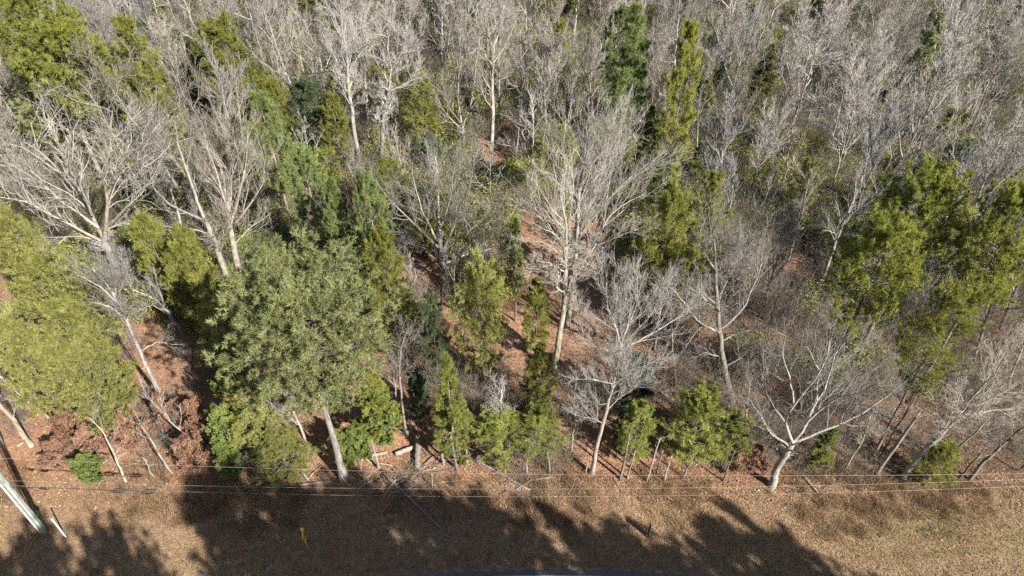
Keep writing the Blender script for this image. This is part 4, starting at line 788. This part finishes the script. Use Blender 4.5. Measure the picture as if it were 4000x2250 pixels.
# standing dead stems
def snag(label, base, top, wpx, mat='deadwood', n=5, broken=False):
    B, h = along(base, top); T = atY(top[0], top[1], B[1]); r = wpx*depth(B)/F/2; B[2] = gz(B[0], B[1])
    P, L = resample([B-[0, 0, .2], T], 9); P = crook(P, .02)-B; R = flare(P, r*np.linspace(1, .55, 9), 1.25); o = empty('dead_stem', B, label, 'dead tree', 'dead standing stems')
    link('trunk', Geo().tubes(P, R, 8, True).mesh('trunk', M[mat]), o)
    if n:
        A = child(P[None], R[None], np.array([L]), n, .35, 1., .8, 1.5, .12, .3, 5, .2, 0., .35, .3, .2); g = Geo().tubes(A[0], A[1], 4); B2 = child(*A, 4, .3, 1, .4, .9, .3, .6, 3, .2, 0.); g.spikes(B2[0], B2[1]); link('branches', g.mesh('branches', M[mat]), o)
    return o
for a in [('tall smooth dead snag leaning right with a pale broken top', (3415, 1858), (3594, 1606), 17, 'pinebark', 3), ('dead stem below the tall bright cedar, left of the pair', (1732, 1812), (1716, 1712), 11), ('dead stem below the tall bright cedar, right of the pair', (1785, 1830), (1760, 1705), 12, 'deadwood', 9),
  ('thin dead stem right of the pair below the tall cedar', (1828, 1815), (1812, 1720), 9, 'deadwood', 8), ('short dead stub right of the big pine foot', (1428, 1884), (1408, 1822), 10, 'deadwood', 0), ('thin dead stub left of the big pine foot', (1215, 1876), (1145, 1812), 8, 'deadwood', 4), ('dead stem beside the pale rotten log', (1482, 1828), (1450, 1715), 10, 'deadwood', 4),
  ('short dead post in the brush below the brown log', (1688, 1905), (1686, 1848), 6, 'deadwood', 0), ('dark dead stem left of the low bright cedars row', (1975, 1845), (1972, 1795), 9, 'deadwood', 2), ('pale dead stem under the second low cedar', (2056, 1853), (2060, 1785), 10, 'deadwood', 3), ('dead stem right of the second low cedar', (2148, 1850), (2138, 1765), 8, 'deadwood', 3),
  ('dark stem right of the white trunk, thickest of its row', (2420, 1870), (2460, 1695), 12, 'brown', 4), ('pale stem second in the row right of the white trunk', (2450, 1870), (2482, 1760), 9, 'pale', 4), ('bent stem in the row below the bright cedar', (2525, 1880), (2580, 1710), 9, 'deadwood', 5), ('thin stem fifth in the row right of the white trunk', (2596, 1876), (2625, 1780), 8, 'pale', 3),
  ('grey stem in the row below the widest bright cedar', (2668, 1868), (2710, 1780), 8, 'grey', 4), ('dark thin stem at the right end of the front row', (2825, 1880), (2870, 1760), 8, 'brown', 5), ('small white stem between the litter strip and white trunk', (2285, 1850), (2298, 1780), 6, 'pale', 2), ('slim dead stem under the widest bright cedar', (2560, 1850), (2590, 1760), 7, 'deadwood', 4),
  ('thin dead stem at the front of the wood by the small bright cedar', (3225, 1840), (3262, 1780), 6, 'deadwood', 4), ('leaning dark stump at the right edge above the wires', (3975, 1840), (4030, 1790), 14, 'brown', 1), ('bare broken pole stem in the left brush', (445, 1735), (420, 1640), 8, 'brown', 2), ('broken white stem above the green holly on the left', (1040, 1620), (1020, 1510), 10, 'bleached', 4)]: snag(*a)

# ------------------------------------------------------------------ ground cover that nobody could count
def cover(n, ylo, yhi, xm, seed):
    r = np.random.default_rng(seed); y = r.uniform(ylo, yhi, n); x = r.uniform(-1, 1, n)*(y*.80+xm); return x, y, gz(x, y)
n = 170000; x, y, z = cover(n, 17.0, 24.5, 17, 21); kp = y > road_edge(x)-.12+.25*rng.random(n)**.5; kp &= rng.random(n) < np.clip((25.5-y)/4, 0, 1); x, y, z = x[kp], y[kp], z[kp]; n = len(x)
p = np.stack([x, y, z], 1); d = nrm(rng.normal(size=(n, 3))*[1, 1, .25]+[0, 0, .5]); L = rng.uniform(.07, .20, (n, 1)); W = nrm(np.cross(d, rng.normal(size=(n, 3))))*rng.uniform(.010, .020, (n, 1))
tag(link('verge_grass', Geo().tris(np.stack([p-W, p+W, p+d*L], 1)).mesh('verge_grass', M['grass'])), 'short dry tan grass covering the roadside verge', 'grass', kind='stuff')
n = 82000; x, y, z = cover(n, 17.6, 58, 13, 22); kp = rng.random(n) < np.clip((y-20)/3.5, .035, 1)*np.where(y > road_edge(x)+.1, 1, .1); x, y, z = x[kp], y[kp], z[kp]; n = len(x)
p = np.stack([x, y, z+rng.uniform(.01, .06, n)], 1); d = nrm(rng.normal(size=(n, 3))*[1, 1, .35]); W = nrm(np.cross(d, rng.normal(size=(n, 3))*[.35, .35, 1])); L = rng.uniform(.045, .085, (n, 1))
tag(link('fallen_leaves', Geo().quads(np.stack([p-d*L, p+W*L*.6, p+d*L, p-W*L*.6], 1)).mesh('fallen_leaves', M['litterleaf'])), 'russet fallen oak leaves covering the floor of the wood', 'leaves', kind='stuff')
def clump(seed, ns, rad, hmax):
    a = rng.random(ns)*6.283; r = rad*np.sqrt(rng.random(ns)); p = np.stack([r*np.cos(a), r*np.sin(a), 0*a-.05], 1)
    d = nrm(rng.normal(size=(ns, 3))*[.3, .3, .1]+[0, 0, 1]); L = rng.uniform(.35, 1, ns)*hmax; P = p[:, None]+d[:, None]*L[:, None, None]*np.linspace(0, 1, 3)[None, :, None]; P[:, 1:] += rng.normal(size=(ns, 2, 3))*.06
    R = rng.uniform(.005, .010, (ns, 1))*np.array([[1, .8, .5]]); g = Geo().spikes(P, R)
    B = child(P, R, L, 6, .25, 1., .35, .9, .3, .6, 3, .15, .1, .7, .5, .3, .004); g.spikes(B[0], B[1]); C = child(*B, 3, .2, 1., .35, .9, .35, .7, 2, .15, .1, .7, .5, .3, .003); g.spikes(C[0], C[1])
    return bpy.data.objects.new('brush_clump', g.mesh('brush_clump', M['brush']))
def scatter_stuff(name, P, sources, smin, smax, label, cat):
    me = bpy.data.meshes.new(name); me.from_pydata([tuple(map(float, p)) for p in P], [], []); o = link(name, me); me.materials.append(sources[0].data.materials[0])
    t = bpy.data.node_groups.new(name, 'GeometryNodeTree'); t.interface.new_socket('Geometry', in_out='INPUT', socket_type='NodeSocketGeometry'); t.interface.new_socket('Geometry', in_out='OUTPUT', socket_type='NodeSocketGeometry')
    gi, go = t.nodes.new('NodeGroupInput'), t.nodes.new('NodeGroupOutput'); ip = t.nodes.new('GeometryNodeInstanceOnPoints'); jn = t.nodes.new('GeometryNodeJoinGeometry'); t.links.new(gi.outputs[0], ip.inputs['Points'])
    for src in sources:
        oi = t.nodes.new('GeometryNodeObjectInfo'); oi.inputs['Object'].default_value = src; oi.inputs['As Instance'].default_value = True; t.links.new(oi.outputs['Geometry'], jn.inputs[0])
    t.links.new(jn.outputs[0], ip.inputs['Instance']); ip.inputs['Pick Instance'].default_value = True
    ri = t.nodes.new('FunctionNodeRandomValue'); ri.data_type = 'INT'; ri.inputs[4].default_value = 0; ri.inputs[5].default_value = len(sources)-1; t.links.new(ri.outputs[2], ip.inputs['Instance Index'])
    rr = t.nodes.new('FunctionNodeRandomValue'); rr.data_type = 'FLOAT_VECTOR'; rr.inputs[0].default_value = (-.1, -.1, 0); rr.inputs[1].default_value = (.1, .1, 6.283); t.links.new(rr.outputs[0], ip.inputs['Rotation'])
    rs_ = t.nodes.new('FunctionNodeRandomValue'); rs_.data_type = 'FLOAT'; rs_.inputs[2].default_value = smin; rs_.inputs[3].default_value = smax; rs_.inputs['Seed'].default_value = 3; t.links.new(rs_.outputs[1], ip.inputs['Scale'])
    t.links.new(ip.outputs[0], go.inputs[0]); md = o.modifiers.new('scatter', 'NODES'); md.node_group = t
    return tag(o, label, cat, kind='stuff')
def leafy(mat, nl, rad, hm):
    a = rng.random(nl)*6.283; r = rad*np.sqrt(rng.random(nl)); zt = hm*(1-.6*(r/rad)**2)*rng.uniform(.25, 1, nl); p = np.stack([r*np.cos(a), r*np.sin(a), zt], 1)+rng.normal(size=(nl, 3))*.04
    D = nrm(rng.normal(size=(nl, 3))*[1, 1, .5]); W = nrm(np.cross(D, rng.normal(size=(nl, 3))*[.6, .6, 1.2])); L = rng.uniform(.06, .12, (nl, 1))
    return bpy.data.objects.new('leafy_clump', Geo().quads(np.stack([p-D*L, p+W*L*.45, p+D*L, p-W*L*.45], 1)).mesh('leafy_clump', M[mat]))
n = 9000; x, y, z = cover(n, 27, 112, 14, 29); m_ = np.sin(.21*x+1)*np.sin(.17*y+.9*np.sin(.13*x))+rng.normal(size=n)*.45
pp = [proj((a, b, 0)) for a, b in zip(x, y)]; op = np.array([open_ground(*q) for q in pp]); px_ = np.array([q[0] for q in pp])
kp = (m_ > np.where(y > 46, -.45, .25)) & ~op & (y > np.interp(px_, [0, 1500, 2000, 2500, 3000, 4000], [30, 34, 38, 38, 31, 28]))
scatter_stuff('evergreen_undergrowth', np.stack([x, y, z], 1)[kp], [leafy('cedarolive', 560, 1.0, 1.9), leafy('cedarolive', 420, .9, 1.5), leafy('cedar', 460, .9, 1.7), leafy('cedarolive', 520, 1.1, 2.2), leafy('holly', 420, 1.0, 1.4)], .7, 1.5, 'low green briars and leafy evergreen brush under the bare trees', 'undergrowth')
n = 8500; x, y, z = cover(n, 23.5, 110, 14, 23); m_ = np.sin(.35*x+2)*np.sin(.3*y+.7*np.sin(.2*x))+rng.normal(size=n)*.5
pp = [proj((a, b, 0)) for a, b in zip(x, y)]; op = np.array([open_ground(*q) for q in pp]); kp = ((m_ > .1-.9*(x > 10)) | ((y > 46) & (rng.random(n) < .55))) & ~(op & (rng.random(n) < .93)) & (rng.random(n) < np.clip((y-13)/20, 0, 1))
scatter_stuff('undergrowth', np.stack([x, y, z], 1)[kp], [clump(1, 26, .9, 1.6), clump(2, 20, .8, 2.6), clump(3, 14, .9, 3.4)], .7, 1.5, 'thin leafless brush growing over the floor of the wood', 'undergrowth')
def weeds(ns, rad, hm):
    a = rng.random(ns)*6.283; r = rad*np.sqrt(rng.random(ns)); p = np.stack([r*np.cos(a), r*np.sin(a), 0*a], 1); d = nrm(rng.normal(size=(ns, 3))*[.4, .4, .1]+[0, 0, 1]); L = rng.uniform(.3, 1, (ns, 1))*hm
    W = nrm(np.cross(d, rng.normal(size=(ns, 3))))*rng.uniform(.005, .011, (ns, 1)); return bpy.data.objects.new('weed_clump', Geo().tris(np.stack([p-W, p+W, p+d*L], 1)).mesh('weed_clump', M['grass']))
n = 1500; x, y, z = cover(n, 19.6, 25, 14, 31); kp = (np.sin(.8*x)+np.sin(.33*x+1)+rng.normal(size=n)*.8+1.2*np.cos((y-22)*.9) > .6)
scatter_stuff('tall_dry_weeds', np.stack([x, y, z], 1)[kp], [weeds(90, .45, .55), weeds(70, .35, .8), weeds(110, .6, .4)], .6, 1.3, 'tall dry tan weeds along the edge of the wood', 'weeds')
